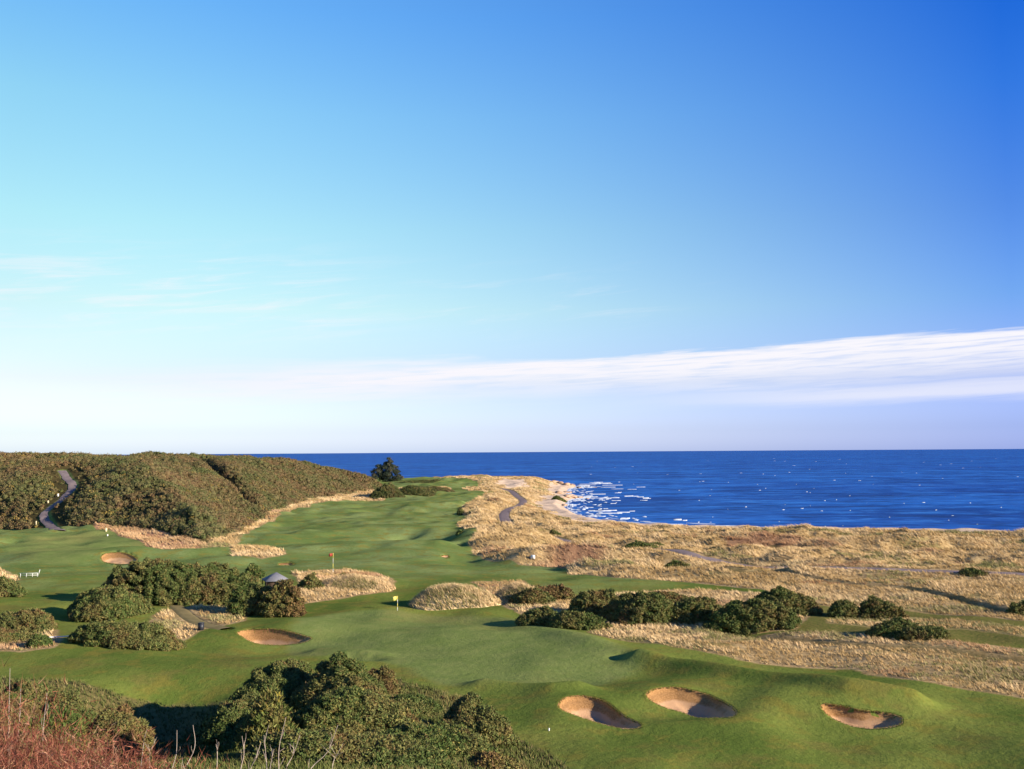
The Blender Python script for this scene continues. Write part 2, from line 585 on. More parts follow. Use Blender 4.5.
putt = t.mix(t.remap(nm, .3, .7), (.124, .162, .044), (.165, .194, .060))
putt = t.mix(t.m('MULTIPLY', t.remap(nb, .48, .66), .7), putt, (.20, .18, .058))
putt = t.mix(t.m('MULTIPLY', t.remap(nc_, .45, .7), .5), putt, (.112, .152, .038))
putt = t.mix(t.m('MULTIPLY', t.remap(nff, .4, .7), .35), putt, (.105, .135, .038))
edge = t.m('MULTIPLY_ADD', t.m('SUBTRACT', nf, .5), .8, a1[3])
turf = t.mix(t.m('MULTIPLY', t.remap(edge, .1, .9), .9), turf, putt)
turf = t.mix(a3[2], turf, t.mix(t.remap(nf, .35, .65), (.075, .080, .020), (.17, .13, .045)))
straw = t.mix(t.remap(nm, .3, .7), (.26, .170, .070), (.46, .325, .155))
straw = t.mix(t.m('MULTIPLY', t.remap(nf, .42, .68), .75), straw, (.13, .085, .035))
straw = t.mix(t.m('MULTIPLY', t.remap(nff, .52, .70), .6), straw, (.48, .34, .17))
straw = t.mix(t.m('MULTIPLY', t.remap(nb, .52, .66), .6), straw, (.14, .13, .040))
straw = t.mix(a2[2], straw, (.15, .145, .040))
straw = t.mix(t.m('MULTIPLY', a2[0], .65), straw, (.13, .050, .042))
straw = t.mix(t.m('MULTIPLY', a2[1], .8), straw, (.40, .19, .11))
e1 = t.m('MULTIPLY_ADD', t.m('SUBTRACT', nf, .5), .9, a1[0])
col = t.mix(t.remap(e1, .3, .7), turf, straw)
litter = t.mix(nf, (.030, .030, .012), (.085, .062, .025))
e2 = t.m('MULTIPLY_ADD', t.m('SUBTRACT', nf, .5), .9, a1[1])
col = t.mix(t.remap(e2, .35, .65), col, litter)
e4 = t.m('MULTIPLY_ADD', t.m('SUBTRACT', nm, .5), .9, a3[0])
scrubc = t.mix(nf, (.050, .060, .018), (.20, .15, .06))
col = t.mix(t.remap(e4, .3, .7), col, scrubc)
sand = t.mix(nf, (.42, .30, .20), (.56, .43, .31))
sand = t.mix(t.remap(nm, .55, .7), sand, (.36, .25, .15))
e3 = t.m('MULTIPLY_ADD', t.m('SUBTRACT', nm, .5), .8, a1[2])
col = t.mix(t.remap(e3, .35, .65), col, sand)
col = t.mix(t.m('MULTIPLY', a2[3], .85), col, (.075, .062, .026))
bmp = t.m('ADD', t.m('MULTIPLY', nf, .6), t.m('ADD', t.m('MULTIPLY', nff, .4), t.m('MULTIPLY', nc_, 1.2)))
t.out(col, 1.0, 0.0, bmp, .7, .14)


def foliage(name, stops, accent=(.30, .22, .03), spec=.08, rough=.8):
    m, t = mat(name)
    a = t.attr('tint')
    c = t.ramp(a[0], stops)
    c = t.mix(t.m('MULTIPLY', a[1], .55), c, accent)
    o = t.n('ShaderNodeHueSaturation')
    t.put(o.inputs['Value'], t.m('MULTIPLY_ADD', a[2], .7, .65))
    t.put(o.inputs['Color'], c)
    t.out(o.outputs[0], rough, spec)
    return m


GORSE_STOPS = [(0, (.052, .078, .020)), (.35, (.092, .106, .032)), (.6, (.128, .120, .040)), (.8, (.112, .086, .030)), (1, (.13, .078, .034))]
M_GORSE = foliage('gorse', GORSE_STOPS, (.22, .18, .05))
M_HILLGORSE = foliage('hill_gorse', [(0, (.054, .070, .022)), (.35, (.088, .090, .032)), (.6, (.118, .096, .040)), (.85, (.128, .082, .038)), (1, (.12, .075, .036))], (.30, .20, .04))
M_BROOM = foliage('broom', [(0, (.055, .085, .020)), (.5, (.10, .12, .030)), (1, (.15, .11, .04))])
M_GRASS = foliage('dune_grass', [(0, (.20, .125, .050)), (.35, (.38, .255, .110)), (.7, (.60, .43, .235)), (1, (.13, .135, .042))], (.24, .095, .062), .03, .9)
M_PINE = foliage('pine', [(0, (.014, .026, .016)), (.6, (.030, .042, .026)), (1, (.085, .072, .050))], (.06, .05, .03))
M_TWIG = foliage('red_twig', [(0, (.055, .019, .012)), (.45, (.145, .044, .029)), (.75, (.25, .10, .063)), (1, (.08, .075, .025))], (.34, .21, .13), .05, .8)
M_BARK = plain('bark', (.09, .065, .045), .9, .1, .3, 6)
M_PALEBARK = plain('pale_bark', (.34, .275, .23), .85, .1, .4, 12)
M_WHITE = plain('white_paint', (.62, .61, .57), .5, .3, .06, 8)
M_CREAM = plain('cream_paint', (.52, .45, .28), .6, .3, .08, 8)
M_REDCLOTH = plain('red_cloth', (.36, .07, .045), .8, .1, .1, 8)
M_YELCLOTH = plain('yellow_cloth', (.80, .68, .16), .8, .1, .08, 8)
M_WOOD = plain('dark_wood', (.040, .026, .018), .8, .1, .3, 5)
M_SLATE = plain('slate', (.15, .15, .165), .8, .1, .25, 4)
M_DARKBOX = plain('dark_plain', (.02, .022, .03), .5, .3, .2, 6)
M_ROCK = plain('rock', (.34, .22, .14), .85, .2, .45, 1.2)
M_FOAM = plain('foam', (.50, .54, .58), .8, .1, .12, .6)
M_ROPE = plain('pale_rope', (.62, .66, .72), .7, .2, .1, 9)

M_ASPHALT, t = mat('asphalt')
n1, n2 = t.noise(t.pos(), .5, 4, .6), t.noise(t.pos(), 6, 4, .7)
c = t.mix(t.remap(n1, .3, .7), (.125, .095, .100), (.19, .150, .148))
c = t.mix(t.m('MULTIPLY', n2, .4), c, (.22, .18, .15))
t.out(c, 1.0, .0, n2, .3, .02)
M_GRAVEL, t = mat('gravel')
n1, n2 = t.noise(t.pos(), .5, 4, .6), t.noise(t.pos(), 5, 4, .7)
c = t.mix(t.remap(n1, .3, .7), (.15, .12, .055), (.24, .18, .085))
c = t.mix(t.m('MULTIPLY', n2, .5), c, (.14, .13, .05))
t.out(c, 1.0, 0, n2, .5, .04)

M_SAND, t = mat('bunker_sand')
a = t.attr('tint')
n1, n2, n3 = t.noise(t.pos(), 1.1, 4, .6), t.noise(t.pos(), 7, 4, .65), t.noise(t.pos(), 30, 2, .6)
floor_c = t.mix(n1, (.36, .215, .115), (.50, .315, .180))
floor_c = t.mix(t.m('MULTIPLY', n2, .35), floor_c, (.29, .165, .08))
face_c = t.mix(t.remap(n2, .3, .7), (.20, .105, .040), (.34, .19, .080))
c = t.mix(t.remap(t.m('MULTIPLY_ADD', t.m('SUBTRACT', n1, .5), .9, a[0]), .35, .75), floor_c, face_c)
t.out(c, 1.0, 0, t.m('ADD', n2, t.m('MULTIPLY', n3, .5)), .6, .06)

M_SEA, t = mat('sea')
p = t.pos()
mp = t.n('ShaderNodeMapping')
mp.inputs['Rotation'].default_value = (0, 0, math.radians(14))
mp.inputs['Scale'].default_value = (.45, 1, 1)
t.put(mp.inputs['Vector'], p)
v = mp.outputs[0]
s1, s2, s3 = t.noise(v, .012, 4, .6), t.noise(v, .07, 4, .6), t.noise(v, .5, 4, .65)
big = t.noise(v, .0022, 4, .6)
deep = t.mix(t.remap(t.m('ADD', t.m('MULTIPLY', s1, .5), t.m('MULTIPLY', s2, .5)), .40, .60), (.002, .042, .195), (.012, .110, .385))
deep = t.mix(t.m('MULTIPLY', t.remap(big, .42, .62), .6), deep, (.004, .050, .25))
dist = t.m('DIVIDE', 1.0, t.m('ADD', 1.0, t.m('MULTIPLY', t.vm('LENGTH', p), .0012)))
hb = t.m('ADD', t.m('MULTIPLY', s2, 2.4), t.m('MULTIPLY', s3, .5))
hb = t.m('ADD', hb, t.m('MULTIPLY', s1, 7.0))
mq = t.n('ShaderNodeMapping')
mq.inputs['Rotation'].default_value = (0, 0, math.radians(4))
mq.inputs['Scale'].default_value = (.5, 1, 1)
t.put(mq.inputs['Vector'], p)
s4 = t.m('ADD', t.m('MULTIPLY', t.noise(mq.outputs[0], .085, 4, .75), .6), t.m('MULTIPLY', t.noise(mq.outputs[0], .024, 5, .8), .4))
deep = t.mix(t.m('MULTIPLY', t.remap(s4, .51, .60), .55), deep, (.035, .185, .50))
deep = t.mix(t.m('MULTIPLY', t.remap(s4, .49, .40), .75), deep, (.001, .024, .110))
bp = t.n('ShaderNodeBump')
bp.inputs['Strength'].default_value = 1.0
bp.inputs['Distance'].default_value = .9
t.put(bp.inputs['Height'], hb)
df, gl, mx, mo = t.n('ShaderNodeBsdfDiffuse'), t.n('ShaderNodeBsdfGlossy'), t.n('ShaderNodeMixShader'), t.n('ShaderNodeOutputMaterial')
t.put(df.inputs['Color'], deep)
gl.inputs['Roughness'].default_value = .35
t.put(gl.inputs['Normal'], bp.outputs[0])
mx.inputs[0].default_value = .085
t.t.links.new(df.outputs[0], mx.inputs[1])
t.t.links.new(gl.outputs[0], mx.inputs[2])
t.t.links.new(mx.outputs[0], mo.inputs[0])

# ------------------------------------------------------------------ ground mesh (polar grid around the viewpoint)
az = np.concatenate([np.arange(-180, -32, 2.0), np.linspace(-32, 32, 960), np.arange(34, 180, 2.0)])
az = np.radians(az)
rs = [0.6]
while rs[-1] < 2600:
    r = rs[-1]
    if r < 60:
        s = .6
    elif r < 84:
        s = .42
    elif r < 140:
        s = .30
    elif r < 190:
        s = .62
    elif r < 860:
        s = 1.45
    else:
        s = .06 * r
    rs.append(r + s)
rs = np.array(rs)
R_, A_ = np.meshgrid(rs, az, indexing='ij')
X, Y = (R_ * np.sin(A_)).ravel(), (R_ * np.cos(A_)).ravel()
Z, HSD, LSD = rim_h(X, Y)
Z = level(X, Y, Z)
MK = masks(X, Y, HSD, LSD)
bsd, bdp = bunker_sd(X, Y)
Z = Z - (bdp + 1.3) * sst(0.0, .42, bsd)
for k, (pts, w) in PATHS.items():
    Z = Z - .35 * (1 - sst(w / 2 - .5, w / 2 + .1, seg_dist(X, Y, pts)))
nr, na = R_.shape
i = np.arange(nr - 1)[:, None] * na + np.arange(na)[None, :]
j = np.arange(nr - 1)[:, None] * na + (np.arange(na)[None, :] + 1) % na
quads = np.stack([i.ravel(), j.ravel(), (j + na).ravel(), (i + na).ravel()], 1)[:, ::-1]
lag = MK['trail']
olive = np.clip(.5 + (poly_sd(X, Y, R_MID)) / 3, 0, 1) * .6
dull = .75 * sst(26, 44, X + 6 * fbm(X / 9, Y / 9, 150, 2)) * sst(119, 124, Y) * sst(172, 160, Y)
haze_pale = sst(150, 215, Y + 18 * fbm(X / 25, Y / 25, 140, 2)) * .9  # rises with distance, blends in the haze-paled turf colour
cols = {'ma': np.stack([MK['rough'], MK['gorse'], MK['sand'], MK['putt']], 1),
        'mb': np.stack([MK['heather'], MK['pink'], olive, MK['trail']], 1),
        'mc': np.stack([MK['scrub'], haze_pale, dull, np.ones_like(X)], 1)}
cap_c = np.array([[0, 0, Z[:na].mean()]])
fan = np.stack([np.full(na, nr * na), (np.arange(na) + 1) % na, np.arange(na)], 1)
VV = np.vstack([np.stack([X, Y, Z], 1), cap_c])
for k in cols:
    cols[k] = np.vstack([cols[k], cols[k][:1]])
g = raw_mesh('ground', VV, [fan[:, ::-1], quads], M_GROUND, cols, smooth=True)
tag(g, kind='structure')

# sea
o = raw_mesh('sea', [(-90000, -3000, SEA_Z), (90000, -3000, SEA_Z), (90000, 90000, SEA_Z), (-90000, 90000, SEA_Z)], np.array([[0, 1, 2, 3]]), M_SEA)
tag(o, kind='structure')


# paths
def ribbon(name, pts, w, m, lift=.03):
    n = len(pts)
    tg = np.gradient(pts, axis=0)
    tg /= np.linalg.norm(tg, axis=1)[:, None]
    nrm = np.stack([-tg[:, 1], tg[:, 0]], 1)
    offs = np.linspace(-w / 2, w / 2, 7)
    wob = 1 + .12 * np.sin(np.arange(n) * 1.7) * np.cos(np.arange(n) * .6)
    q = pts[:, None, :] + nrm[:, None, :] * (offs[None, :, None] * wob[:, None, None])
    z = hgt(q[..., 0].ravel(), q[..., 1].ravel()).reshape(q.shape[:2])
    z = z.mean(1, keepdims=True) * .6 + z * .4 + lift
    z[:, 0] -= .12
    z[:, -1] -= .12
    v = np.concatenate([q, z[..., None]], 2).reshape(-1, 3)
    f = [(a * 7 + b, a * 7 + b + 1, a * 7 + b + 8, a * 7 + b + 7) for a in range(n - 1) for b in range(6)]
    return tag(raw_mesh(name, v, np.array(f), m, smooth=True), kind='structure')


ribbon('footpath', PATHS['hill'][0], PATHS['hill'][1], M_ASPHALT)
ribbon('coast_path', PATHS['coast'][0], PATHS['coast'][1], M_ASPHALT)
ribbon('gravel_path', PATHS['hut'][0], PATHS['hut'][1], M_GRAVEL)

M_LIP = foliage('turf_lip', [(0, (.055, .080, .012)), (.5, (.10, .120, .022)), (1, (.17, .15, .035))], (.22, .16, .07), .03, .9)
def grass_blades(x, y, z, hgt_, wid, K, hue, acc, lean=(-.75, .30), sp=.38, vs=.13):
    n = len(x)
    c = np.repeat(np.stack([x, y, z], 1), K, 0)
    hh = np.repeat(hgt_, K) * rng.uniform(.6, 1.2, n * K)
    ww = np.repeat(wid, K) * rng.uniform(.7, 1.3, n * K)
    c[:, :2] += rng.normal(size=(n * K, 2)) * (np.repeat(wid, K) * 1.3)[:, None]
    a = rng.uniform(0, math.pi, n * K)
    sd = np.stack([np.cos(a), np.sin(a), np.zeros(n * K)], 1)
    tip = np.stack([lean[0] + sp * rng.normal(size=n * K), lean[1] + sp * rng.normal(size=n * K), np.ones(n * K)], 1)
    b = c - np.array([0, 0, .08])
    v = np.stack([b - sd * ww[:, None], b + sd * ww[:, None], c + tip * hh[:, None]], 1).reshape(-1, 3)
    h = np.clip(np.repeat(hue, K) + .07 * rng.normal(size=n * K), 0, 1)
    val = np.clip(.58 + vs * rng.normal(size=n * K), .1, 1.2)
    t = np.stack([h, np.repeat(acc, K), val, np.ones(n * K)], 1)
    return v, np.repeat(t, 3, 0)


# bunkers
for pts, dp, lab in BUNKERS:
    c = pts.mean(0)
    n = len(pts)
    S = np.concatenate([[1.05, 1.0, .985, .96, .93], np.linspace(.88, .06, 16)])
    q = c + (pts - c)[None, :, :] * S[:, None, None]
    x, y = q[..., 0].ravel(), q[..., 1].ravel()
    zr = hgt(x, y).reshape(q.shape[:2])
    prof = sst(1.0, .50, S)
    prof = np.where(S < 1, .30 * sst(1.0, .94, S) + .70 * prof, 0)
    zz = zr - dp * prof[:, None] + .10 * fbm(x / 1.2, y / 1.2, 61, 2).reshape(zr.shape) * prof[:, None]
    zz[0] -= .10
    zz[1] -= .0
    ctr = np.array([[c[0], c[1], zz[-1].mean()]])
    v = np.vstack([np.concatenate([q, zz[..., None]], 2).reshape(-1, 3), ctr])
    f = [(a * n + b, a * n + (b + 1) % n, (a + 1) * n + (b + 1) % n, (a + 1) * n + b) for a in range(len(S) - 1) for b in range(n)]
    f3 = [((len(S) - 1) * n + b, (len(S) - 1) * n + (b + 1) % n, len(S) * n) for b in range(n)]
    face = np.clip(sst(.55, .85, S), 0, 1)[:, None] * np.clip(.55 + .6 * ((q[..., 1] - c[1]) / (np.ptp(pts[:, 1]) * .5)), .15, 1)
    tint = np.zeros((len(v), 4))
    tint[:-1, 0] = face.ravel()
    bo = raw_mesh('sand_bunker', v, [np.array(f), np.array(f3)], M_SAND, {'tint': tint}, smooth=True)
    tag(bo, lab, 'bunker', 'sand bunkers around the greens')
    per = np.hypot(*(np.roll(pts, -1, 0) - pts).T)
    m = int(per.sum() * 60)
    k = rng.choice(n, m, p=per / per.sum())
    ls_ = pts[k] + (np.roll(pts, -1, 0)[k] - pts[k]) * rng.random((m, 1))
    off = (ls_ - c) * (rng.uniform(-.03, .10, (m, 1)) * 3.5 / np.maximum(np.hypot(*(ls_ - c).T)[:, None], .5))
    lx, ly = (ls_ + off).T
    v, tt = grass_blades(lx, ly, hgt(lx, ly) - .03, rng.uniform(.03, .11, m), np.full(m, .03), 3, np.clip(.65 + .25 * rng.normal(size=m), 0, 1), (rng.random(m) < .08) * 1., lean=(.0, -.1), sp=.5)
    lo = raw_mesh('turf_lip', v, np.arange(len(v)).reshape(-1, 3), M_LIP, {'tint': tt})
    lo.parent = bo


# ------------------------------------------------------------------ foliage generators
def unit(v):
    return v / (np.linalg.norm(v, axis=-1, keepdims=True) + 1e-9)


def tris_from(cen, nor, size, K, width=.42, spread=.85, fuzz=.25, flatf=.6):
    """K leaf triangles per centre, apex pointing roughly along nor"""
    n = len(cen)
    c = np.repeat(cen, K, 0)
    d = unit(np.repeat(nor, K, 0) + spread * rng.normal(size=(n * K, 3)))
    flat = rng.random(n * K) < flatf
    nn = unit(np.repeat(nor, K, 0) + .38 * rng.normal(size=(n * K, 3)))
    d = np.where(flat[:, None], unit(np.cross(nn, rng.normal(size=(n * K, 3))) + .25 * nn), d)
    s = np.repeat(size, K) * rng.uniform(.6, 1.25, n * K)
    side = unit(np.cross(d, rng.normal(size=(n * K, 3))))
    side = np.where(flat[:, None], unit(np.cross(d, nn)), side)
    c = c + rng.normal(size=(n * K, 3)) * (fuzz * s)[:, None]
    w = (s * width)[:, None]
    v = np.stack([c - side * w, c + side * w, c + d * s[:, None]], 1).reshape(-1, 3)
    return v, np.arange(n * K * 3).reshape(-1, 3)


_t = (1 + 5 ** .5) / 2
ICO_V = unit(np.array([(-1, _t, 0), (1, _t, 0), (-1, -_t, 0), (1, -_t, 0), (0, -1, _t), (0, 1, _t), (0, -1, -_t), (0, 1, -_t), (_t, 0, -1), (_t, 0, 1), (-_t, 0, -1), (-_t, 0, 1)], float))
ICO_F = np.array([(0, 11, 5), (0, 5, 1), (0, 1, 7), (0, 7, 10), (0, 10, 11), (1, 5, 9), (5, 11, 4), (11, 10, 2), (10, 7, 6), (7, 1, 8),
                  (3, 9, 4), (3, 4, 2), (3, 2, 6), (3, 6, 8), (3, 8, 9), (4, 9, 5), (2, 4, 11), (6, 2, 10), (8, 6, 7), (9, 8, 1)])


def ico_sub(v, f):
    vs = [tuple(a) for a in v]
    cache, out = {}, []

    def mid(a, b):
        k = (min(a, b), max(a, b))
        if k not in cache:
            vs.append(tuple(unit(np.array(vs[a]) + np.array(vs[b]))))
            cache[k] = len(vs) - 1
        return cache[k]
    for a, b, c in f:
        ab, bc, ca = mid(a, b), mid(b, c), mid(c, a)
        out += [(a, ab, ca), (b, bc, ab), (c, ca, bc), (ab, bc, ca)]
    return np.array(vs), np.array(out)


ICO2_V, ICO2_F = ico_sub(ICO_V, ICO_F)


def lobes_mesh(cx, r, squash=.9, dens=1.0, s=.35, K=4, hue=.4, hue_var=.13, accent=.05, width=.30, spread=.85, upbias=.25, core=.80, core_hue=.75, zmin=-1e9):
    """cx (n,3) lobe centres, r radii -> verts, faces, tint"""
    V, Fc, T = [], [], []
    nv = 0
    n = len(r)
    # core
    nz = 1 + .12 * rng.normal(size=(n, len(ICO2_V)))
    cv = cx[:, None, :] + ICO2_V[None] * (r * core)[:, None, None] * nz[..., None] * np.array([1, 1, squash])
    V.append(cv.reshape(-1, 3))
    Fc.append((ICO2_F[None] + (np.arange(n) * len(ICO2_V))[:, None, None]).reshape(-1, 3))
    nv += n * len(ICO2_V)
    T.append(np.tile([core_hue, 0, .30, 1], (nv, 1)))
    # tufts
    cnt = np.maximum(6, (dens * 4 * math.pi * r * r * .62 / (.42 * s * s))).astype(int)
    idx = np.repeat(np.arange(n), cnt)
    d = unit(rng.normal(size=(len(idx), 3)))
    d[:, 2] = np.abs(d[:, 2]) * np.where(rng.random(len(idx)) < .8, 1, -1)
    pc = cx[idx] + d * r[idx][:, None] * np.array([1, 1, squash]) * rng.uniform(.86, 1.08, (len(idx), 1))
    keep = pc[:, 2] > zmin
    if n <= 1200:
        for a in range(0, len(pc), 4000):
            q = pc[a:a + 4000]
            dd = np.linalg.norm((q[:, None, :] - cx[None]) / np.array([1, 1, squash]), axis=2) / r[None]
            dd[np.arange(len(q)), idx[a:a + 4000]] = 9
            keep[a:a + 4000] &= dd.min(1) > .84
    pc, d, idx = pc[keep], d[keep], idx[keep]
    lh = rng.normal(size=n) * hue_var
    v, f = tris_from(pc, unit(d + np.array([0, 0, upbias])), np.full(len(pc), s), K, width, spread, flatf=.6 if upbias < 1 else 0.0)
    hue_t = hue + lh[idx] + .14 * rng.normal(size=len(idx)) + .30 * fbm(pc[:, 0] / 2.6, pc[:, 1] / 2.6, 77, 2)
    hue_t = np.clip(np.repeat(hue_t, K) + .10 * rng.normal(size=len(idx) * K), 0, 1)
    acc = (np.repeat(rng.random(len(idx)) < accent, K)).astype(float)
    val = np.clip(.55 + .28 * rng.normal(size=len(idx) * K), .05, 1.2)
    tt = np.repeat(np.stack([hue_t, acc, val, np.ones_like(val)], 1), 3, 0)
    V.append(v)
    Fc.append(f + nv)
    T.append(tt)
    return np.vstack(V), np.vstack(Fc), np.vstack(T)


def dome_lobes(cx, cy, Wd, Dp, Ht, rz=0, lob=1.0, irregular=.25):
    m = min(Wd, Dp, Ht * 2.2)
    rb = np.clip(.11 * m, .28, .62) * lob
    area = math.pi * Wd * Dp / 4
    n = int(np.clip(1.8 * area / (rb * rb * 2.2), 12, 420))
    k = np.arange(n) + .5
    rr = np.sqrt(k / n)
    th = k * 2.39996 + rng.uniform(0, 6)
    rr = np.clip(rr + rng.normal(size=n) * .06, 0, 1)
    u, v = rr * np.cos(th), rr * np.sin(th)
    rad = rb * rng.uniform(.7, 1.3, n)
    ph = rng.uniform(0, 6, 3)
    ang = np.arctan2(v, u)
    edge = 1 + irregular * (.5 * np.sin(2 * ang + ph[0]) + .5 * np.sin(3 * ang + ph[1]))
    x = u * (Wd / 2 - rb * .7) * edge
    y = v * (Dp / 2 - rb * .7) * edge
    zt = Ht * np.sqrt(np.clip(1 - rr ** 2.4, 0.0, 1)) * (1 + .09 * rng.normal(size=n)) * (1 + .24 * np.sin(3.1 * u + ph[2]) * np.cos(2.3 * v + ph[0]))
    z = np.maximum(zt - rad * .8, rad * .25)
    # fill lower skirt so that no light gets under the bush
    m2 = zt > rad * 2.4
    x2, y2, r2 = x[m2], y[m2], rad[m2] * 1.1
    z2 = np.maximum((zt[m2] - rad[m2]) * .45, r2 * .3)
    x, y, z, rad = np.concatenate([x, x2]), np.concatenate([y, y2]), np.concatenate([z, z2]), np.concatenate([rad, r2])
    c, s = math.cos(rz), math.sin(rz)
    gx, gy = cx + x * c - y * s, cy + x * s + y * c
    return np.stack([gx, gy, hgt(gx, gy) + z], 1), rad


def bush(name, cx, cy, Wd, Dp, Ht, label, cat, mt, s=.35, rz=0, group=None, lob=1.0, **kw):
    c, r = dome_lobes(cx, cy, Wd, Dp, Ht, rz, lob)
    v, f, tnt = lobes_mesh(c, r, s=s, **kw)
    z0 = h1(cx, cy)
    v = v - np.array([cx, cy, z0])
    o = raw_mesh(name, v, f, mt, {'tint': tnt})
    o.location = (cx, cy, z0)
    return tag(o, label, cat, group)


def px_bush(x0, x1, yt, yb, label, dr=.6, name='gorse_bush', cat='bush', mt=None, s=None, hmax=9., **kw):
    Yb = P((x0 + x1) / 2, yb)
    Wd = (x1 - x0) / F * Yb[1] * 1.02
    Dp = max(Wd * dr, 2.0)
    c = P((x0 + x1) / 2, yb) * (1 + Dp * .5 / Yb[1])
    d = ray((x0 + x1) / 2, yt)
    ztop = ZC + d[2] / d[1] * (c[1] + Dp * .1)
    Ht = min(max(ztop - h1(*c), .5) * .82, hmax)
    s = s or float(np.clip(Yb[1] * .0018, .20, .5))
    return bush(name, c[0], c[1], Wd, Dp, Ht, label, cat, mt or M_GORSE, s=s, **kw)


G1 = 'gorse bushes between the left green and the hut'
G2 = 'gorse bushes in the belt right of the green'
G3 = 'scrub on the near bank'
px_bush(62, 150, 583, 622, 'rounded gorse bush with a black shaded left side, in front of the largest mound', hmax=3.4, dr=.75, hue=.42, group=G1)
px_bush(112, 262, 557, 608, 'largest gorse mound left of the hut, casting a shadow on the far left green', dr=.55, hue=.35, group=G1)
px_bush(80, 180, 609, 652, 'low gorse bush with russet patches at the right end of the pale rope', hmax=2.5, dr=.6, hue=.6, accent=.1, group=G1)
px_bush(-30, 60, 594, 636, 'long gorse bush at the left picture edge below the white railing', hmax=2.3, dr=.6, hue=.55, group=G1)
px_bush(-30, 27, 578, 600, 'small olive gorse bush at the left edge, just below the railing', hmax=2.2, dr=.6, hue=.5, group=G1)
px_bush(-30, 30, 628, 648, 'low brown gorse bush at the left edge, lowest of those there', dr=.7, hue=.7, group=G1)
px_bush(28, 50, 634, 652, 'small grey green bush at the left end of the pale rope', dr=.9, hue=.2, group=G1)
px_bush(232, 274, 578, 616, 'green gorse bush just left of and below the hut', dr=.8, hue=.3, group=G1)
px_bush(262, 304, 579, 618, 'russet bush directly in front of the hut', dr=.7, hue=.88, accent=.15, group=G1)
px_bush(244, 264, 565, 577, 'small dark round bush behind and left of the hut', dr=.9, hue=.15, group=G1)
px_bush(298, 322, 576, 593, 'small dark green scrub bush right of the hut', dr=.8, hue=.4, group=G1)
px_bush(336, 352, 572, 589, 'small grey bush on the straw mound right of the hut', dr=.9, hue=.75, group=G1)
# right belt
px_bush(515, 564, 607, 629, 'small grey green bush at the left end of the gorse belt', dr=.6, hue=.25, group=G2)
px_bush(548, 604, 610, 633, 'grey green bush at the front of the belt, on the edge of the green', dr=.6, hue=.2, group=G2)
px_bush(563, 628, 588, 616, 'dark gorse bush behind the two grey green ones', dr=.5, hue=.45, group=G2)
px_bush(604, 684, 590, 625, 'large olive gorse bush in the middle of the belt', dr=.5, hue=.5, group=G2)
px_bush(650, 690, 591, 604, 'low brown gorse crest behind the large olive bush', dr=.5, hue=.75, group=G2)
px_bush(672, 722, 594, 616, 'dark gorse bush in the shaded gap of the belt', dr=.6, hue=.6, group=G2)
px_bush(702, 802, 597, 632, 'broad green gorse bush at the right end of the belt, in full sun', dr=.5, hue=.35, group=G2)
px_bush(740, 822, 589, 614, 'long gorse bush behind the broad sunlit one', dr=.5, hue=.5, group=G2)
px_bush(826, 864, 599, 616, 'dark gorse bush, left one of the pair beyond the belt', dr=.6, hue=.5, group=G2)
px_bush(858, 903, 597, 617, 'round gorse bush, right one of the pair beyond the belt', dr=.6, hue=.5, group=G2)
px_bush(864, 925, 620, 641, 'dark low gorse bush alone in the straw, left half of a joined pair', dr=.45, hue=.45, group=G2)
px_bush(900, 952, 624, 645, 'low gorse bush alone in the straw, right half of a joined pair', dr=.5, hue=.5, group=G2)
px_bush(1008, 1045, 600, 614, 'dark bush in the straw at the right picture edge', dr=.6, hue=.5, group=G2)
px_bush(518, 575, 582, 600, 'purplish brown scrub at the back left of the belt', dr=.5, hue=.92, group=G2)
px_bush(508, 556, 589, 606, 'dark scrub behind the leftmost grey green bush of the belt', dr=.5, hue=.6, group=G2)
px_bush(600, 640, 600, 620, 'low dark gorse joining the front and back rows of the belt', dr=.5, hue=.55, group=G2)
px_bush(664, 712, 598, 624, 'darkest gorse, in the shade just left of the broad sunlit bush', dr=.5, hue=.55, group=G2)
G4 = 'small bushes in the dunes'
px_bush(960, 985, 569, 579, 'small dark bush beside the track at the far right', hmax=1.5, dr=.8, hue=.5, group=G4)
px_bush(549, 562, 517, 526, 'dark bush beside the coast path above the bay', hmax=1.5, dr=.8, hue=.6, group=G4)
px_bush(552, 566, 487, 494, 'dark green bush on the point above the rocks', hmax=1.5, dr=.8, hue=.2, group=G4)
px_bush(634, 668, 527, 536, 'green dune bush on the crest behind the bay', hmax=1.5, dr=.7, hue=.35, group=G4)
px_bush(660, 690, 558, 566, 'olive bush beside the coast path where it drops from the dunes', hmax=1.5, dr=.6, hue=.4, group=G4)
px_bush(620, 660, 540, 545, 'low dark bush along the coast path', hmax=1.5, dr=.5, hue=.4, group=G4)
px_bush(456, 463, 531, 537, 'tiny dark bush at the edge of the far fairway', dr=.9, hue=.3, group=G4)
px_bush(457, 464, 508, 513, 'tiny dark bush, the farther one at the fairway edge', dr=.9, hue=.3, group=G4)
px_bush(486, 512, 517, 526, 'dark red bush left of the coast path bend', hmax=1.5, dr=.6, hue=.97, accent=.2, group=G4)
G5 = 'gorse at the foot of the pine'
px_bush(372, 406, 485, 497.5, 'green gorse right at the foot of the pine, left end of the spur', dr=.9, hue=.2, group=G5, s=.5, mt=M_HILLGORSE)
px_bush(396, 436, 486, 496, 'green gorse in the middle of the spur right of the pine', dr=.8, hue=.2, group=G5, s=.5, mt=M_HILLGORSE)
px_bush(424, 456, 487, 492.5, 'low brown gorse at the tip of the spur right of the pine', dr=.8, hue=.5, group=G5, s=.5, mt=M_HILLGORSE)
px_bush(396, 440, 480.5, 485, 'dull green gorse behind the spur right of the pine', dr=.5, hue=.1, group=G5, s=.5, mt=M_HILLGORSE)


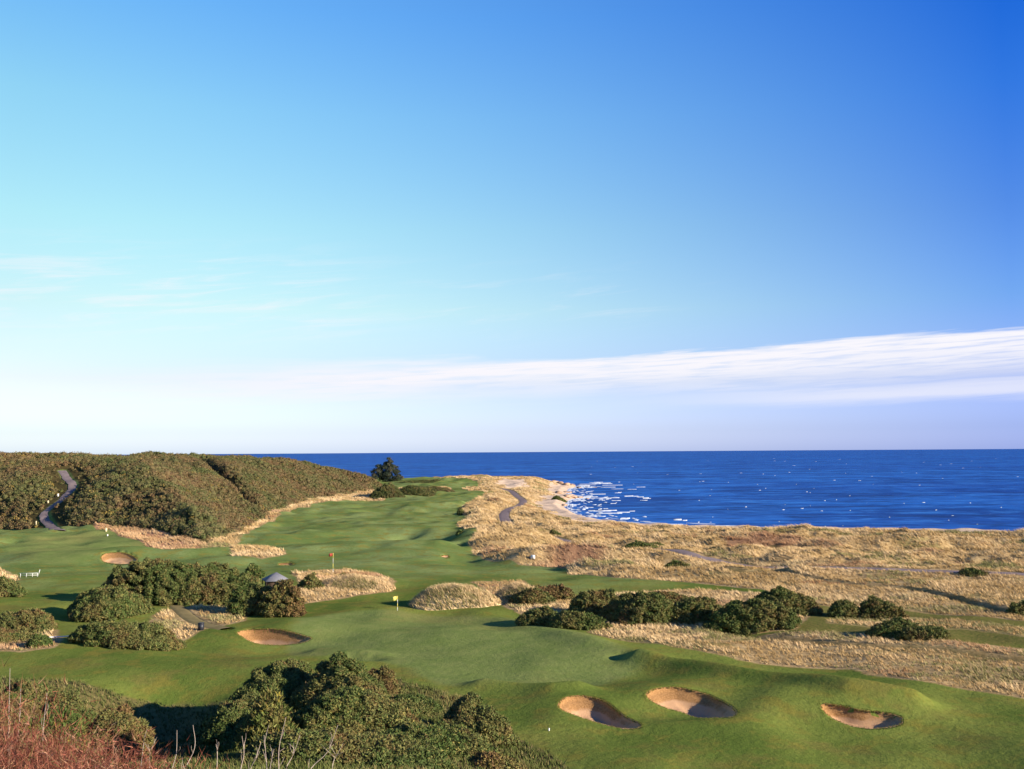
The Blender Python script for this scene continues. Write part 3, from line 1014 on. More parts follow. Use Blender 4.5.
# near bank: placed by distance
def near(pxc, Yc, Wd, Dp, Ht, label, mt=None, cat='bush', name='gorse_bush', **kw):
    x = (pxc - 512) / F * Yc
    return bush(name, x, Yc, Wd, Dp, Ht, label, cat, mt or M_GORSE, group=G3, **{**dict(s=.19, hue=.35), **kw})


near(274, 97, 10.5, 9, 3.3, 'big green gorse mound on the near bank, its left side in black shade', hue=.25)
near(345, 94, 9.5, 8, 3.3, 'olive gorse mound at the top of the near bank', hue=.45, accent=.1)
near(374, 101, 5.6, 4, 2.1, 'small dark brown gorse bush at the back right of the near bank', hue=.72)
near(350, 81, 11, 9, 2.6, 'wide gorse bush with yellow flecks in the centre of the near bank', hue=.42, accent=.14)
near(412, 93, 5.5, 5, 1.2, 'low green undergrowth beside the small tan grass streak', hue=.2)
near(474, 84, 6.8, 6, 2.5, 'dark gorse bush at the right end of the near bank', hue=.5)
near(440, 76, 8, 7, 1.6, 'low green scrub at the bottom of the near bank', hue=.25, accent=.1)
near(388, 68, 9, 7, 1.5, 'green bush at the bottom centre, below the yellow flecked gorse', hue=.3, accent=.06)
near(310, 66, 9, 6, 1.6, 'rusty green gorse behind the bare pale stalks', hue=.5, accent=.08)
near(132, 98, 6.5, 6, 3.6, 'rounded gorse bush at the left rim of the black shadow', hue=.4)
near(52, 100, 8, 5, 2.2, 'gorse bush at the back of the left bank, next to the fairway', hue=.45)
near(176, 97, 8.5, 8, 1.7, 'dark gorse lying in the black shadow left of the big mound', hue=.5)
near(236, 85, 6.5, 8, 2.8, 'gorse on the left flank of the big mound, dark on its shaded side', hue=.35)
near(90, 91, 9.5, 9, 3.9, 'green gorse bush on the left bank behind the red twigs', hue=.35)
near(12, 88, 9.5, 8, 3.0, 'mixed bush at the left picture edge behind the red twigs', hue=.6)
near(126, 84, 5.5, 5, 2.6, 'low rusty bush on the left bank at the edge of the shadow', hue=.75)
near(495, 74, 4.5, 4, .8, 'low straw coloured scrub at the foot of the near bank', hue=.95, accent=.4)
near(268, 76, 4.4, 4, 3.0, 'upright feathery broom bush at the left of the near bank', M_BROOM, name='broom_bush', width=.16, upbias=1.4, spread=.5, s=.34, hue=.4, K=5)
near(66, 80, 4.5, 4, 2.1, 'bright green broom bush on the left bank above the red twigs', M_BROOM, name='broom_bush', width=.16, upbias=1.4, spread=.5, s=.32, hue=.2, K=5)
near(20, 95, 5, 4, 2.0, 'feathery broom bush farthest left on the left bank', M_BROOM, name='broom_bush', width=.16, upbias=1.4, spread=.5, s=.32, hue=.3, K=5)

# ------------------------------------------------------------------ gorse covering the far left hill (one mass)
N = 26000
th = rng.uniform(-.56, -.02, N * 4)
rr = np.sqrt(rng.uniform(250 ** 2, 700 ** 2, N * 4))
x, y = rr * np.sin(th), rr * np.cos(th)
_, hs = hill_h(x, y)
pd = seg_dist(x, y, PATHS['hill'][0])
gd = seg_dist(x, y, GULLY)
ok = (hs > .4) & (hs < 105) & (pd > 3.0) & (gd > 1.6) & (poly_sd(x, y, PINK) < -.5)
ok &= ~((pd < 6.0) & (rng.random(len(x)) < .8))
pr = np.where(hs < 70, 1.0, .45)
ok &= rng.random(len(x)) < pr
x, y, hs = x[ok][:N], y[ok][:N], hs[ok][:N]
r = (.6 + 1.0 * rng.random(len(x)) ** 2.2) * (1 + .25 * fbm(x / 20, y / 20, 88, 2))
r = r * np.clip(.35 + pd[ok][:N] / 16, .35, 1)
z = hgt(x, y) + r * .15
cx = np.stack([x, y, z], 1)
K, TN = 1, 34
d = unit(rng.normal(size=(len(x) * TN, 3)))
d[:, 2] = np.abs(d[:, 2]) * .9 + .1
pc = np.repeat(cx, TN, 0) + d * np.repeat(r, TN)[:, None] * rng.uniform(.8, 1.05, (len(d), 1))
v, f = tris_from(pc, d, np.full(len(pc), .44), K, .42, .9)
hb = .55 + .26 * fbm(x / 14, y / 14, 91, 3) + .13 * rng.normal(size=len(x)) + .08 * sst(40, 5, hs)
hue = np.clip(np.repeat(hb, TN) + .10 * rng.normal(size=len(pc)), 0, 1)
val = np.clip(.52 + .22 * rng.normal(size=len(pc)) + np.repeat(.12 * rng.normal(size=len(x)), TN), .05, 1.2)
acc = np.repeat((rng.random(len(x)) < .03).astype(float), TN)
tt = np.repeat(np.stack([hue, acc, val, np.ones_like(val)], 1), 3, 0)
# solid cores
nc = len(x)
cv = (cx[:, None, :] + ICO_V[None] * (r * .85)[:, None, None]).reshape(-1, 3)
cf = (ICO_F[None] + (np.arange(nc) * 12)[:, None, None]).reshape(-1, 3) + len(v)
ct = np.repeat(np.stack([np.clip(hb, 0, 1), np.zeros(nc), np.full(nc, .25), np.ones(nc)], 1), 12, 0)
o = raw_mesh('hill_gorse', np.vstack([v, cv]), np.vstack([f, cf]), M_HILLGORSE, {'tint': np.vstack([tt, ct])})
tag(o, 'dense brown and green gorse covering the whole hill on the left', 'gorse', kind='stuff')

# ------------------------------------------------------------------ dune grass
def scatter(n, r0_, r1_, a0, a1, pw=1.0):
    th = rng.uniform(a0, a1, n)
    rr = (rng.uniform(r0_ ** pw, r1_ ** pw, n)) ** (1 / pw)
    return rr * np.sin(th), rr * np.cos(th), rr


x, y, rr = scatter(700000, 75, 820, -.56, .56, 1.15)
z, hs, ls = rim_h(x, y)
z = level(x, y, z)
mk = masks(x, y, hs, ls)
ok = (mk['rough_sd'] > .2 + .8 * rng.random(len(x))) & (mk['gorse'] < .3) & (mk['sand'] < .6) & (z > SEA_Z + .6)
ok &= (mk['trail'] < .25)
for pts, w in PATHS.values():
    ok &= seg_dist(x, y, pts) > w / 2 + .5 + .9 * rng.random(len(x))
ok &= bunker_sd(x, y)[0] < -.3
cl = fbm(x / 5, y / 5, 101, 3)
ok &= (cl > -1.1 + .4 * rng.random(len(x)))
x, y, z, rr, cl = x[ok], y[ok], z[ok], rr[ok], cl[ok]
hea, pk = mk['heather'][ok], mk['pink'][ok]
hue = np.clip(.46 + .20 * cl + .16 * fbm(x / 22, y / 14, 160, 2) + .04 * rng.normal(size=len(x)), 0, .78)
hue = np.where(fbm(x / 24, y / 10, 120, 3) > .75, .95, hue)
hue = np.where((y < 165) & (fbm(x / 7, y / 4, 211, 3) > .30), .93, hue)
hea = np.maximum(hea, .8 * (fbm(x / 30, y / 9, 190, 3) > .85))
hh = (.26 + .22 * rng.random(len(x)) + .25 * np.clip(cl, 0, 1)) * np.clip(rr / 170, .75, 1.7)
v, tt = grass_blades(x, y, z, hh, .024 + .00016 * rr, 5, hue, np.maximum(hea * 1.0, pk * .55))
print('dune grass tufts', len(x))
o = raw_mesh('dune_grass', v, np.arange(len(v)).reshape(-1, 3), M_GRASS, {'tint': tt})
tag(o, 'pale straw coloured rough grass over the dunes and between the bushes', 'grass', kind='stuff')

# low undergrowth on the near bank
x, y, rr = scatter(60000, 34, 128, -.56, .16, 1.3)
z, hs, ls = rim_h(x, y)
mk = masks(x, y, hs, ls)
ok = mk['scrub'] > .35 + .4 * rng.random(len(x))
x, y, z = x[ok], y[ok], z[ok]
cl = fbm(x / 4, y / 4, 131, 3)
hh = .22 + .20 * rng.random(len(x)) + .22 * np.clip(cl, 0, 1)
v, tt = grass_blades(x, y, z, hh, np.full(len(x), .055), 4, np.clip(.35 + .3 * cl + .15 * rng.normal(size=len(x)), 0, 1), (rng.random(len(x)) < .1) * 1.0, lean=(-.3, .1))
M_UNDER = foliage('undergrowth', [(0, (.055, .072, .018)), (.5, (.085, .095, .028)), (.85, (.16, .125, .05)), (1, (.12, .06, .03))], (.26, .19, .09), .05, .85)
o = raw_mesh('undergrowth', v, np.arange(len(v)).reshape(-1, 3), M_UNDER, {'tint': tt})
tag(o, 'low mixed grass and scrub covering the near bank between the bushes', 'undergrowth', kind='stuff')

# tall grass mounds that stand on the fairway
def mound(x0, x1, yt, yb, label, dr, hue):
    Yb = P((x0 + x1) / 2, yb)
    Wd = (x1 - x0) / F * Yb[1]
    Dp = Wd * dr
    c = Yb * (1 + Dp * .5 / Yb[1])
    d = ray((x0 + x1) / 2, yt)
    Ht = max(ZC + d[2] / d[1] * c[1] - h1(*c), .6) - 1.0
    k, na_ = 14, 48
    S = np.linspace(0.02, 1, k)
    A = np.linspace(0, 2 * math.pi, na_, endpoint=False)
    ed = 1 + .10 * np.sin(2 * A + x0) + .07 * np.sin(5 * A)
    gx = c[0] + (S[:, None] * np.cos(A) * ed) * Wd / 2
    gy = c[1] + (S[:, None] * np.sin(A) * ed) * Dp / 2
    z0 = h1(*c)
    gz = hgt(gx.ravel(), gy.ravel()).reshape(gx.shape) + Ht * (1 - S[:, None] ** 2) ** .9 * (1 + .22 * fbm(gx / 3, gy / 3, 7, 2)) - .06 * (S[:, None] > .97)
    vb = np.stack([gx, gy, gz], 2).reshape(-1, 3)
    f = np.array([(a * na_ + b, a * na_ + (b + 1) % na_, (a + 1) * na_ + (b + 1) % na_, (a + 1) * na_ + b) for a in range(k - 1) for b in range(na_)])
    tb = np.tile([.6, 0, .6, 1], (len(vb), 1))
    # blades
    n = int(Wd * Dp * 45)
    u = np.sqrt(rng.random(n))
    a = rng.uniform(0, 2 * math.pi, n)
    e = 1 + .10 * np.sin(2 * a + x0) + .07 * np.sin(5 * a)
    bx, by = c[0] + u * np.cos(a) * e * Wd / 2, c[1] + u * np.sin(a) * e * Dp / 2
    bz = hgt(bx, by) + Ht * (1 - u ** 2) ** .9 * (1 + .22 * fbm(bx / 3, by / 3, 7, 2))
    front = (by < c[1] - Dp * .2) & (np.abs(bx - c[0]) < Wd * .28)
    hu = np.where(front & (rng.random(n) < .7), .97, hue + .12 * rng.normal(size=n))
    v, tt = grass_blades(bx, by, bz, np.full(n, .95) * (1 - .45 * u), np.full(n, .045), 3, hu, np.full(n, .12))
    V = np.vstack([vb, v]) - np.array([c[0], c[1], z0])
    o = raw_mesh('grass_mound', V, [f, np.arange(len(v)).reshape(-1, 3) + len(vb)], M_GRASS, {'tint': np.vstack([tb, tt])})
    o.location = (c[0], c[1], z0)
    return tag(o, label, 'grass mound', 'tall grass mounds by the green')


mound(408, 502, 579, 609, 'tall pale pinkish grass mound right of the yellow flag', .5, .78)
mound(318, 398, 573, 592, 'straw grass mound between the hut and the yellow flag', .5, .66)
mound(494, 548, 580, 603, 'straw grass mound behind the pinkish one, at the left end of the gorse belt', .5, .70)

# ------------------------------------------------------------------ red twigs, near bank
def twigs(n):
    x = rng.uniform(-18, -4, n)
    y = rng.uniform(17, 31, n)
    lim = np.interp(x / y, [-.52, -.40, -.30, -.24], [1, 1, .8, .45])
    z = hgt(x, y)
    # height of the thicket falls towards the right
    ht = np.interp(x / y, [-.6, -.50, -.40, -.33, -.28, -.24, -.15], [2.9, 2.6, 2.15, 1.8, 1.5, 1.2, .6]) * rng.uniform(.4, .92, n)
    V, T = [], []

    def ribbon_tri(p0, p1, w, hue, acc, val):
        m = len(p0)
        a = unit(np.cross(p1 - p0, rng.normal(size=(m, 3))))
        v = np.stack([p0 - a * w[:, None], p0 + a * w[:, None], p1 + a * w[:, None] * .35], 1)
        V.append(v.reshape(-1, 3))
        T.append(np.repeat(np.stack([hue, acc, val, np.ones(m)], 1), 3, 0))
    base = np.stack([x, y, z - .05], 1)
    lean = np.stack([.22 * rng.normal(size=n) - .05, .22 * rng.normal(size=n), np.ones(n)], 1)
    mid = base + lean * (ht * .5)[:, None]
    tip = mid + (lean + np.stack([.35 * rng.normal(size=n), .35 * rng.normal(size=n), np.zeros(n)], 1)) * (ht * .5)[:, None]
    hue = np.clip(.42 + .2 * rng.normal(size=n) + .2 * fbm(x / 1.5, y / 1.5, 5, 2), 0, .82)
    hue = np.where(rng.random(n) < .10, .97, hue)
    acc = (rng.random(n) < .10).astype(float)
    val = np.clip(.6 + .25 * rng.normal(size=n), .15, 1.2)
    ribbon_tri(base, mid + (mid - base) * .05, np.full(n, .009), hue, acc, val)
    ribbon_tri(mid, tip, np.full(n, .007), hue, acc, val)
    for k in range(9):
        f = rng.uniform(.12, 1.0, n)
        s0 = np.where((f < .5)[:, None], base + (mid - base) * (f * 2)[:, None], mid + (tip - mid) * (f * 2 - 1)[:, None])
        dr = unit(np.stack([rng.normal(size=n), rng.normal(size=n), .9 + .5 * rng.random(n)], 1))
        L = ht * rng.uniform(.12, .34, n)
        e = s0 + dr * L[:, None]
        ribbon_tri(s0, e, np.full(n, .0055), np.clip(hue + .15 * rng.normal(size=n), 0, 1), acc, np.clip(val + .2 * rng.normal(size=n), .1, 1.2))
        for q in range(2):
            s1 = s0 + dr * (L * rng.uniform(.4, 1, n))[:, None]
            d2 = unit(dr + .9 * rng.normal(size=(n, 3)))
            ribbon_tri(s1, s1 + d2 * (L * .4)[:, None], np.full(n, .0075), np.clip(hue + .2 * rng.normal(size=n), 0, 1), acc, np.clip(val + .25 * rng.normal(size=n), .1, 1.2))
    return np.vstack(V), np.vstack(T)


v, tt = twigs(11000)
o = raw_mesh('red_twigs', v, np.arange(len(v)).reshape(-1, 3), M_TWIG, {'tint': tt})
tag(o, 'thicket of bare reddish twigs at the bottom left corner', 'thicket', kind='stuff')

# bare pale stalks
STALKS = [(286, 717, 277, 'tallest bare pale stalk, standing upright in the shade of the broom'),
          (300, 735, 281, 'bare reddish pale stalk leaning right, beside the tallest stalk'),
          (338, 725, 312, 'bare pale stalk leaning far right, rightmost of all the stalks'),
          (264, 735, 266, 'thin straight pale stalk just left of the tallest one'),
          (274, 749, 270, 'short bare stalk between the straight and the tallest stalks'),
          (193, 725, 184, 'thick bare pale stalk against the middle of the black shadow'),
          (216, 744, 216, 'short upright stalk right of the thick one, in front of the shadow'),
          (177, 730, 172, 'bare stalk just left of the thick one'),
          (145, 735, 139, 'leftmost pale stalk in front of the black shadow'),
          (157, 737, 150, 'second pale stalk from the left in front of the black shadow'),
          (261, 742, 247, 'bare stalk leaning right at the foot of the broom bush'),
          (242, 736, 240, 'thin vertical stalk left of the broom bush'),
          (343, 752, 332, 'short leaning stalk, lower right of the others'),
          (10, 668, 6, 'grey stalk at the left picture edge, above the red twigs'),
          (21, 684, 13, 'forked grey stalk second from the left picture edge'),
          (47, 693, 40, 'pale leaning stalk above the red twigs on the left')]
for k, (tx, ty, bx, lab) in enumerate(STALKS):
    Yd = 21.5 + (k % 5) * .7
    tp = ray(tx, ty)
    tp = tp / tp[1] * Yd + np.array([0, 0, ZC])
    bp_ = ray(bx, 775)
    bp_ = bp_ / bp_[1] * Yd + np.array([0, 0, ZC])
    dirv = bp_ - tp
    gz = h1(bp_[0], Yd)
    base = bp_ + np.array([0.05, 0, gz - .1 - bp_[2]])
    ctrl = np.array([base, base * .45 + bp_ * .55, bp_ + .03 * rng.normal(size=3), bp_ * .5 + tp * .5 + .05 * rng.normal(size=3), tp])
    ln = smooth_line(ctrl, 5)
    mb = MB().tube(ln, np.linspace(.017, .004, len(ln)), 5)
    for q in range(4):
        s0 = ln[rng.integers(len(ln) // 3, len(ln) - 2)]
        dv = np.array([rng.normal() * .22, rng.normal() * .22, .3 + .3 * rng.random()]) * .55
        mb.tube([s0, s0 + dv * .6 + .02 * rng.normal(size=3), s0 + dv], [.006, .004, .002], 4)
    o = mb.build('bare_stalk', M_PALEBARK)
    me = o.data
    me.transform(__import__('mathutils').Matrix.Translation(-__import__('mathutils').Vector(base)))
    o.location = base
    tag(o, lab, 'stalk', 'bare stalks in front of the near bank')

# ------------------------------------------------------------------ pine
c = march(388, 481.5, b0)
pz = h1(*c)
pr = empty('pine_tree', (c[0], c[1], pz), 'dark windswept pine alone at the end of the gorse hill, against the sea', 'tree')
k = c[1] / F
L, Rr = [], []
for a, b, rw in [(0, 15, 3.2), (2, 18, 2.2), (-3, 12, 3.4), (-8, 9, 3.6), (-12, 6, 2.6), (3, 10, 4.2), (7, 7, 3.8), (10, 4, 2.6), (-6, 5, 3.8), (0, 5, 4.4), (1, 21, 1.3), (-9, 13, 2.2), (6, 13, 2.4), (-13, 9, 1.6), (-12, 2, 3), (-6, 1, 3.4), (0, 1, 3.6), (6, 1, 3.4), (11, 1, 2.8), (4, 14, 3), (-2, 16, 2.6)]:
    for q in range(3):
        L.append((a * k + rng.normal() * 1.0, rng.normal() * 2.2, b * k + rng.normal() * .7))
        Rr.append(rw * k * rng.uniform(.55, .9) + .5)
v, f, tt = lobes_mesh(np.array(L) + np.array([0, 0, 1.0]), np.array(Rr), s=.85, K=3, dens=.8, hue=.6, accent=.0, width=.22, spread=.9, core=.62, squash=.75)
o = raw_mesh('crown', v, f, M_PINE, {'tint': tt})
o.parent = pr
mb = MB().tube([(0, 0, -.6), (.3, .1, 4), (.6, 0, 8), (.4, .2, 12.0)], [.55, .42, .28, .08], 8)
for q in range(7):
    h0 = 2.5 + q * 1.1
    a = rng.uniform(0, 6.28)
    mb.tube([(.3, 0, h0), (.3 + 2 * math.cos(a), 2 * math.sin(a), h0 + .9), (.3 + 4 * math.cos(a), 3.4 * math.sin(a), h0 + 1.5)], [.16, .11, .03], 5)
mb.build('trunk', M_BARK, pr)

# ------------------------------------------------------------------ hut
Yh = 171.0
hx = (277.5 - 512) / F * Yh
hz = h1(hx, Yh)
dz = ray(278, 581)
eave = ZC + dz[2] / dz[1] * (Yh - 1.6)
hut = empty('shelter_hut', (hx, Yh, hz), 'small wooden hut with a grey hipped roof among bushes left of the green', 'hut', rz=math.radians(24))
e = eave - hz
M_ = MB()
w2 = 1.55
for (cx_, cy_, sx, sy) in [(-w2, 0, .1, 3.1), (w2, 0, .1, 3.1), (0, w2, 3.0, .1)]:
    M_.box((cx_, cy_, e / 2 - .1), (sx, sy, e + .1))
for s in (-1, 1):
    M_.box((s * 1.05, -w2, e / 2 - .1), (.9, .1, e + .1))
M_.box((0, -w2, e - .22), (1.2, .1, .36))
wl = M_.build('wall', M_WOOD, hut)
MB().box((0, -w2 + .02, (e - .4) / 2), (1.18, .05, e - .42)).build('door', M_DARKBOX, hut)
rf = MB()
ro, rt_ = 2.05, .12
ridge = 1.25
v = [(-ro, -ro, e - .05), (ro, -ro, e - .05), (ro, ro, e - .05), (-ro, ro, e - .05), (-ro, -ro, e + .06), (ro, -ro, e + .06), (ro, ro, e + .06), (-ro, ro, e + .06),
     (-rt_, 0, e + ridge), (rt_, 0, e + ridge)]
rf.add(v, f3=[(5, 6, 9), (7, 4, 8)], f4=[(4, 5, 9, 8), (6, 7, 8, 9), (0, 1, 5, 4), (1, 2, 6, 5), (2, 3, 7, 6), (3, 0, 4, 7), (0, 3, 2, 1)])
rf.build('roof', M_SLATE, hut)
for sx in (-1, 1):
    for sy in (-1, 1):
        MB().box((sx * 1.95, sy * 1.95, (e - .05) / 2 - .1), (.12, .12, e - .02 + .1)).build('post', M_WOOD, hut)


# ------------------------------------------------------------------ flags
def flag(bx, by, tpy, cloth, label, side, w, hgt_cloth):
    c = march(bx, by, lambda x, y: hgt(x, y))
    z0 = h1(*c)
    d = ray(bx, tpy)
    Ht = ZC + d[2] / d[1] * c[1] - z0
    r = empty('flagstick', (c[0], c[1], z0), label, 'golf flag', 'flagsticks on the greens')
    for q in range(4):
        MB().tube([(0, 0, Ht * q / 4 - (.1 if q == 0 else 0)), (0, 0, Ht * (q + 1) / 4)], .035, 8).build('pole', M_WHITE if q % 2 == 0 else M_YELCLOTH, r)
    n = 12
    fx = np.linspace(0, w, n)
    wob = .09 * np.sin(fx / w * 7.0) * (fx / w)
    v = []
    for th_ in (-.008, .008):
        for zz in (Ht - .02, Ht - hgt_cloth):
            v += [(side * a, b + th_, zz - .10 * a / w) for a, b in zip(fx, wob)]
    f = []
    for q in range(n - 1):
        f += [(q, q + 1, n + q + 1, n + q), (2 * n + q, 3 * n + q, 3 * n + q + 1, 2 * n + q + 1), (q, 2 * n + q, 2 * n + q + 1, q + 1), (n + q, n + q + 1, 3 * n + q + 1, 3 * n + q)]
    f += [(n - 1, 3 * n - 1, 4 * n - 1, 2 * n - 1), (0, n, 3 * n, 2 * n)]
    MB().add(v, f4=f).build('flag', cloth, r)


flag(397.5, 611, 596, M_YELCLOTH, 'yellow golf flag on the near green, left of the pinkish grass mound', -1, .80, .62)
flag(333, 574, 553, M_REDCLOTH, 'red golf flag on the far green above the hut', -1, .85, .6)


# ------------------------------------------------------------------ small furniture
def at(px, py):
    c = march(px, py, lambda x, y: hgt(x, y))
    return (c[0], c[1], h1(*c))


l = at(30, 577)
r = empty('white_railing', l, 'low white railing on the fairway at the far left, below the far left green', 'railing')
for q, xx in enumerate((-1.9, -.75, .45, 1.4)):
    MB().tube([(xx, 0, -.1), (xx + .05, 0, .72)], .045, 6).build('post', M_WHITE, r)
MB().tube([(-2.1, 0, .70), (1.5, 0, .74)], .045, 6).build('rail', M_WHITE, r)
MB().tube([(-1.9, .02, .34), (1.4, .02, .36)], .045, 6).build('rail', M_WHITE, r)
MB().box((1.72, 0, .78), (.11, .05, 1.3), 0, math.radians(16)).build('end_board', M_WHITE, r)

a_, b_ = at(33, 643.5), at(99, 637.5)
a_, b_ = np.array(a_), np.array(b_)
mid_ = (a_ + b_) / 2
r = empty('rope_barrier', tuple(mid_), 'pale rope stretched across the shaded grass between two gorse bushes', 'rope barrier')
tt_ = np.linspace(0, 1, 15)
ln = a_[None] * (1 - tt_[:, None]) + b_[None] * tt_[:, None]
ln[:, 2] += .75 - .22 * np.sin(math.pi * tt_)
MB().tube(ln - mid_, .055, 6).build('rope', M_ROPE, r)
for p_ in (a_, b_):
    MB().tube([p_ - mid_ - [0, 0, .2], p_ - mid_ + [0, 0, .85]], .06, 6).build('post', M_WOOD, r)


def post(px, py, h, w, m, label, name='marker_post', cat='post'):
    l = at(px, py)
    r = empty(name, l, label, cat, 'small markers on the course')
    MB().tube([(0, 0, -.1), (0, 0, h * .86)], w, 8).build('shaft', m, r)
    MB().tube([(0, 0, h * .86), (0, 0, h * .93), (0, 0, h)], [w * 1.25, w * 1.2, w * .3], 8).build('cap', m, r)


post(36, 527, 2.0, .2, M_CREAM, 'cream post at the foot of the hill path on the left')
post(106, 531.5, 1.0, .32, M_CREAM, 'short pale yellow marker at the right edge of the far left green')
post(107.5, 536, .5, .2, M_WHITE, 'tiny white marker on the far left green, right of the path')
post(58, 496.5, 1.0, .3, M_WHITE, 'white marker on the left verge of the hill path, upper one')
post(48, 503, .9, .3, M_CREAM, 'pale marker on the left verge of the hill path, lower one')
post(549, 731, .22, .06, M_WHITE, 'tiny white tee marker on the grass left of the front bunkers', 'tee_marker', 'marker')

l = at(533, 561)
r = empty('tee_sign', l, 'small white sign box at the left end of the strip of tee grass', 'sign', rz=math.radians(-20))
MB().box((0, 0, .75), (.9, .25, .9)).build('board', M_WHITE, r)
for s in (-1, 1):
    MB().box((s * .34, 0, .12), (.1, .12, .45)).build('leg', M_WOOD, r)
MB().box((-.75, .05, .45), (.5, .35, .9)).build('bin', M_DARKBOX, r)  # dark block standing in for the shadow at the sign's left

l = at(201, 630)
r = empty('path_box', l, 'dark box beside the gravel path, left of the shaded bunker', 'bin')  # plain dark block at a small dark spot beside the path
MB().box((0, 0, .42), (.62, .62, .9)).build('body', M_DARKBOX, r)
MB().box((0, 0, .905), (.70, .70, .08)).build('lid', M_DARKBOX, r)

# ------------------------------------------------------------------ shore rocks
ROCKS = [(566, 487.5, 5), (572, 487, 4), (579, 487.8, 3), (560, 486.5, 6), (586, 486.5, 2.6), (553, 485.5, 5), (567, 499, 4), (573, 498.4, 3.4),
         (580, 498, 3), (587, 499, 2.4), (561, 502, 4), (564, 506, 3), (558, 497, 4), (567, 493, 4), (595, 487.5, 2)]
for q, (px_, py_, s) in enumerate(ROCKS):
    c = P(px_, py_, SEA_Z)
    z0 = max(h1(*c), SEA_Z - .3)
    v = ICO2_V * np.array([1.2, .8, .34]) * s * .75 * (1 + .22 * rng.normal(size=(len(ICO2_V), 1)))
    v = v + rng.normal(size=v.shape) * s * .06
    o = raw_mesh('shore_rock', v, ICO2_F, M_ROCK)
    o.location = (c[0], c[1], z0 + .1 * s)
    o.rotation_euler = (0, 0, rng.uniform(0, 6))
    tag(o, 'pale orange rock lying at the waterline around the point', 'rock', 'rocks scattered around the point')

# ------------------------------------------------------------------ surf and whitecaps
V, Fq = [], []
n0 = 0


def streak(c, L, wd, h=.25, rz=0.0):
    global n0
    m = 9
    u = np.linspace(-1, 1, m)
    wv = wd * np.sqrt(np.clip(1 - u ** 2, .02, 1)) * rng.uniform(.45, 1.2, m)
    off = np.cumsum(rng.normal(size=m)) * wd * .35
    ca, sa = math.cos(rz), math.sin(rz)
    rows = []
    for s, zz in ((-1, 0.02), (0, h), (1, .02)):
        lx, ly = u * L, off + s * wv
        rows.append(np.stack([c[0] + lx * ca - ly * sa, c[1] + lx * sa + ly * ca, np.full(m, SEA_Z + zz)], 1))
    V.append(np.vstack(rows))
    Fq.append(np.array([(a * m + b, a * m + b + 1, (a + 1) * m + b + 1, (a + 1) * m + b) for a in range(2) for b in range(m - 1)]) + n0)
    n0 += 3 * m


for q in range(50):        # bay
    px_ = 566 + abs(rng.normal()) * 34
    py_ = rng.uniform(484, 520)
    c = P(px_, py_, SEA_Z)
    lsd_ = poly_sd(np.array([c[0]]), np.array([c[1]]), LAND, 400.0)[0]
    if lsd_ > -1 or rng.random() < sst(-10, -110, np.array([lsd_]))[0] * .96:
        continue
    near_pt = 2.0 if py_ < 490 else 1.0
    streak(c, rng.uniform(.8, 3) * near_pt, rng.uniform(.25, .8) * near_pt, .3, rng.normal() * .15)
for (px_, py_, L, wd) in [(590, 484.5, 14, 5), (600, 486, 18, 5), (612, 484, 14, 4), (583, 486, 9, 4), (606, 483, 12, 4), (596, 496.5, 10, 3), (586, 498.5, 8, 3),
                          (626, 497, 9, 2.4), (647, 497.5, 7, 2.2), (610, 513, 9, 2), (600, 511.5, 8, 2), (676, 520, 5, 2), (578, 509, 6, 3), (575, 505, 6, 3), (624, 519, 4, 2)]:
    for q in range(3):
        c = P(px_ + rng.normal() * 6, py_ + rng.normal() * .8, SEA_Z)
        streak(c, L * rng.uniform(.15, .55), wd * rng.uniform(.10, .28), .4, rng.normal() * .1)
sh = smooth_line(LAND[4:22], 10)
tg = unit(np.gradient(sh, axis=0))
nrm = np.stack([tg[:, 1], -tg[:, 0]], 1)
for q in range(len(sh)):
    for d_ in (1.5, 5, 10, 17):
        if rng.random() < (.85, .5, .35, .25)[(1.5, 5, 10, 17).index(d_)]:
            c = sh[q] + nrm[q] * d_ * (1 + .3 * rng.normal())
            if poly_sd(c[:1], c[1:], LAND, 90)[0] < .5:
                streak(c, rng.uniform(2.5, 7), rng.uniform(.4, 1.2), .2, math.atan2(tg[q, 1], tg[q, 0]) + rng.normal() * .15)
for q in range(110):        # open sea whitecaps
    py_ = 458 + 75 * rng.random() ** 1.2
    c = P(rng.uniform(560, 1040), py_, SEA_Z)
    if poly_sd(c[:1], c[1:], LAND, 90)[0] > -20:
        continue
    k = c[1] / 600
    streak(c, rng.uniform(.4, .95) * k * rng.random() ** .5, rng.uniform(.15, .38) * k, .3, rng.normal() * .2)
o = raw_mesh('surf', np.vstack(V), np.vstack(Fq), M_FOAM)
tag(o, 'white surf and whitecaps on the blue sea', 'surf', kind='stuff')

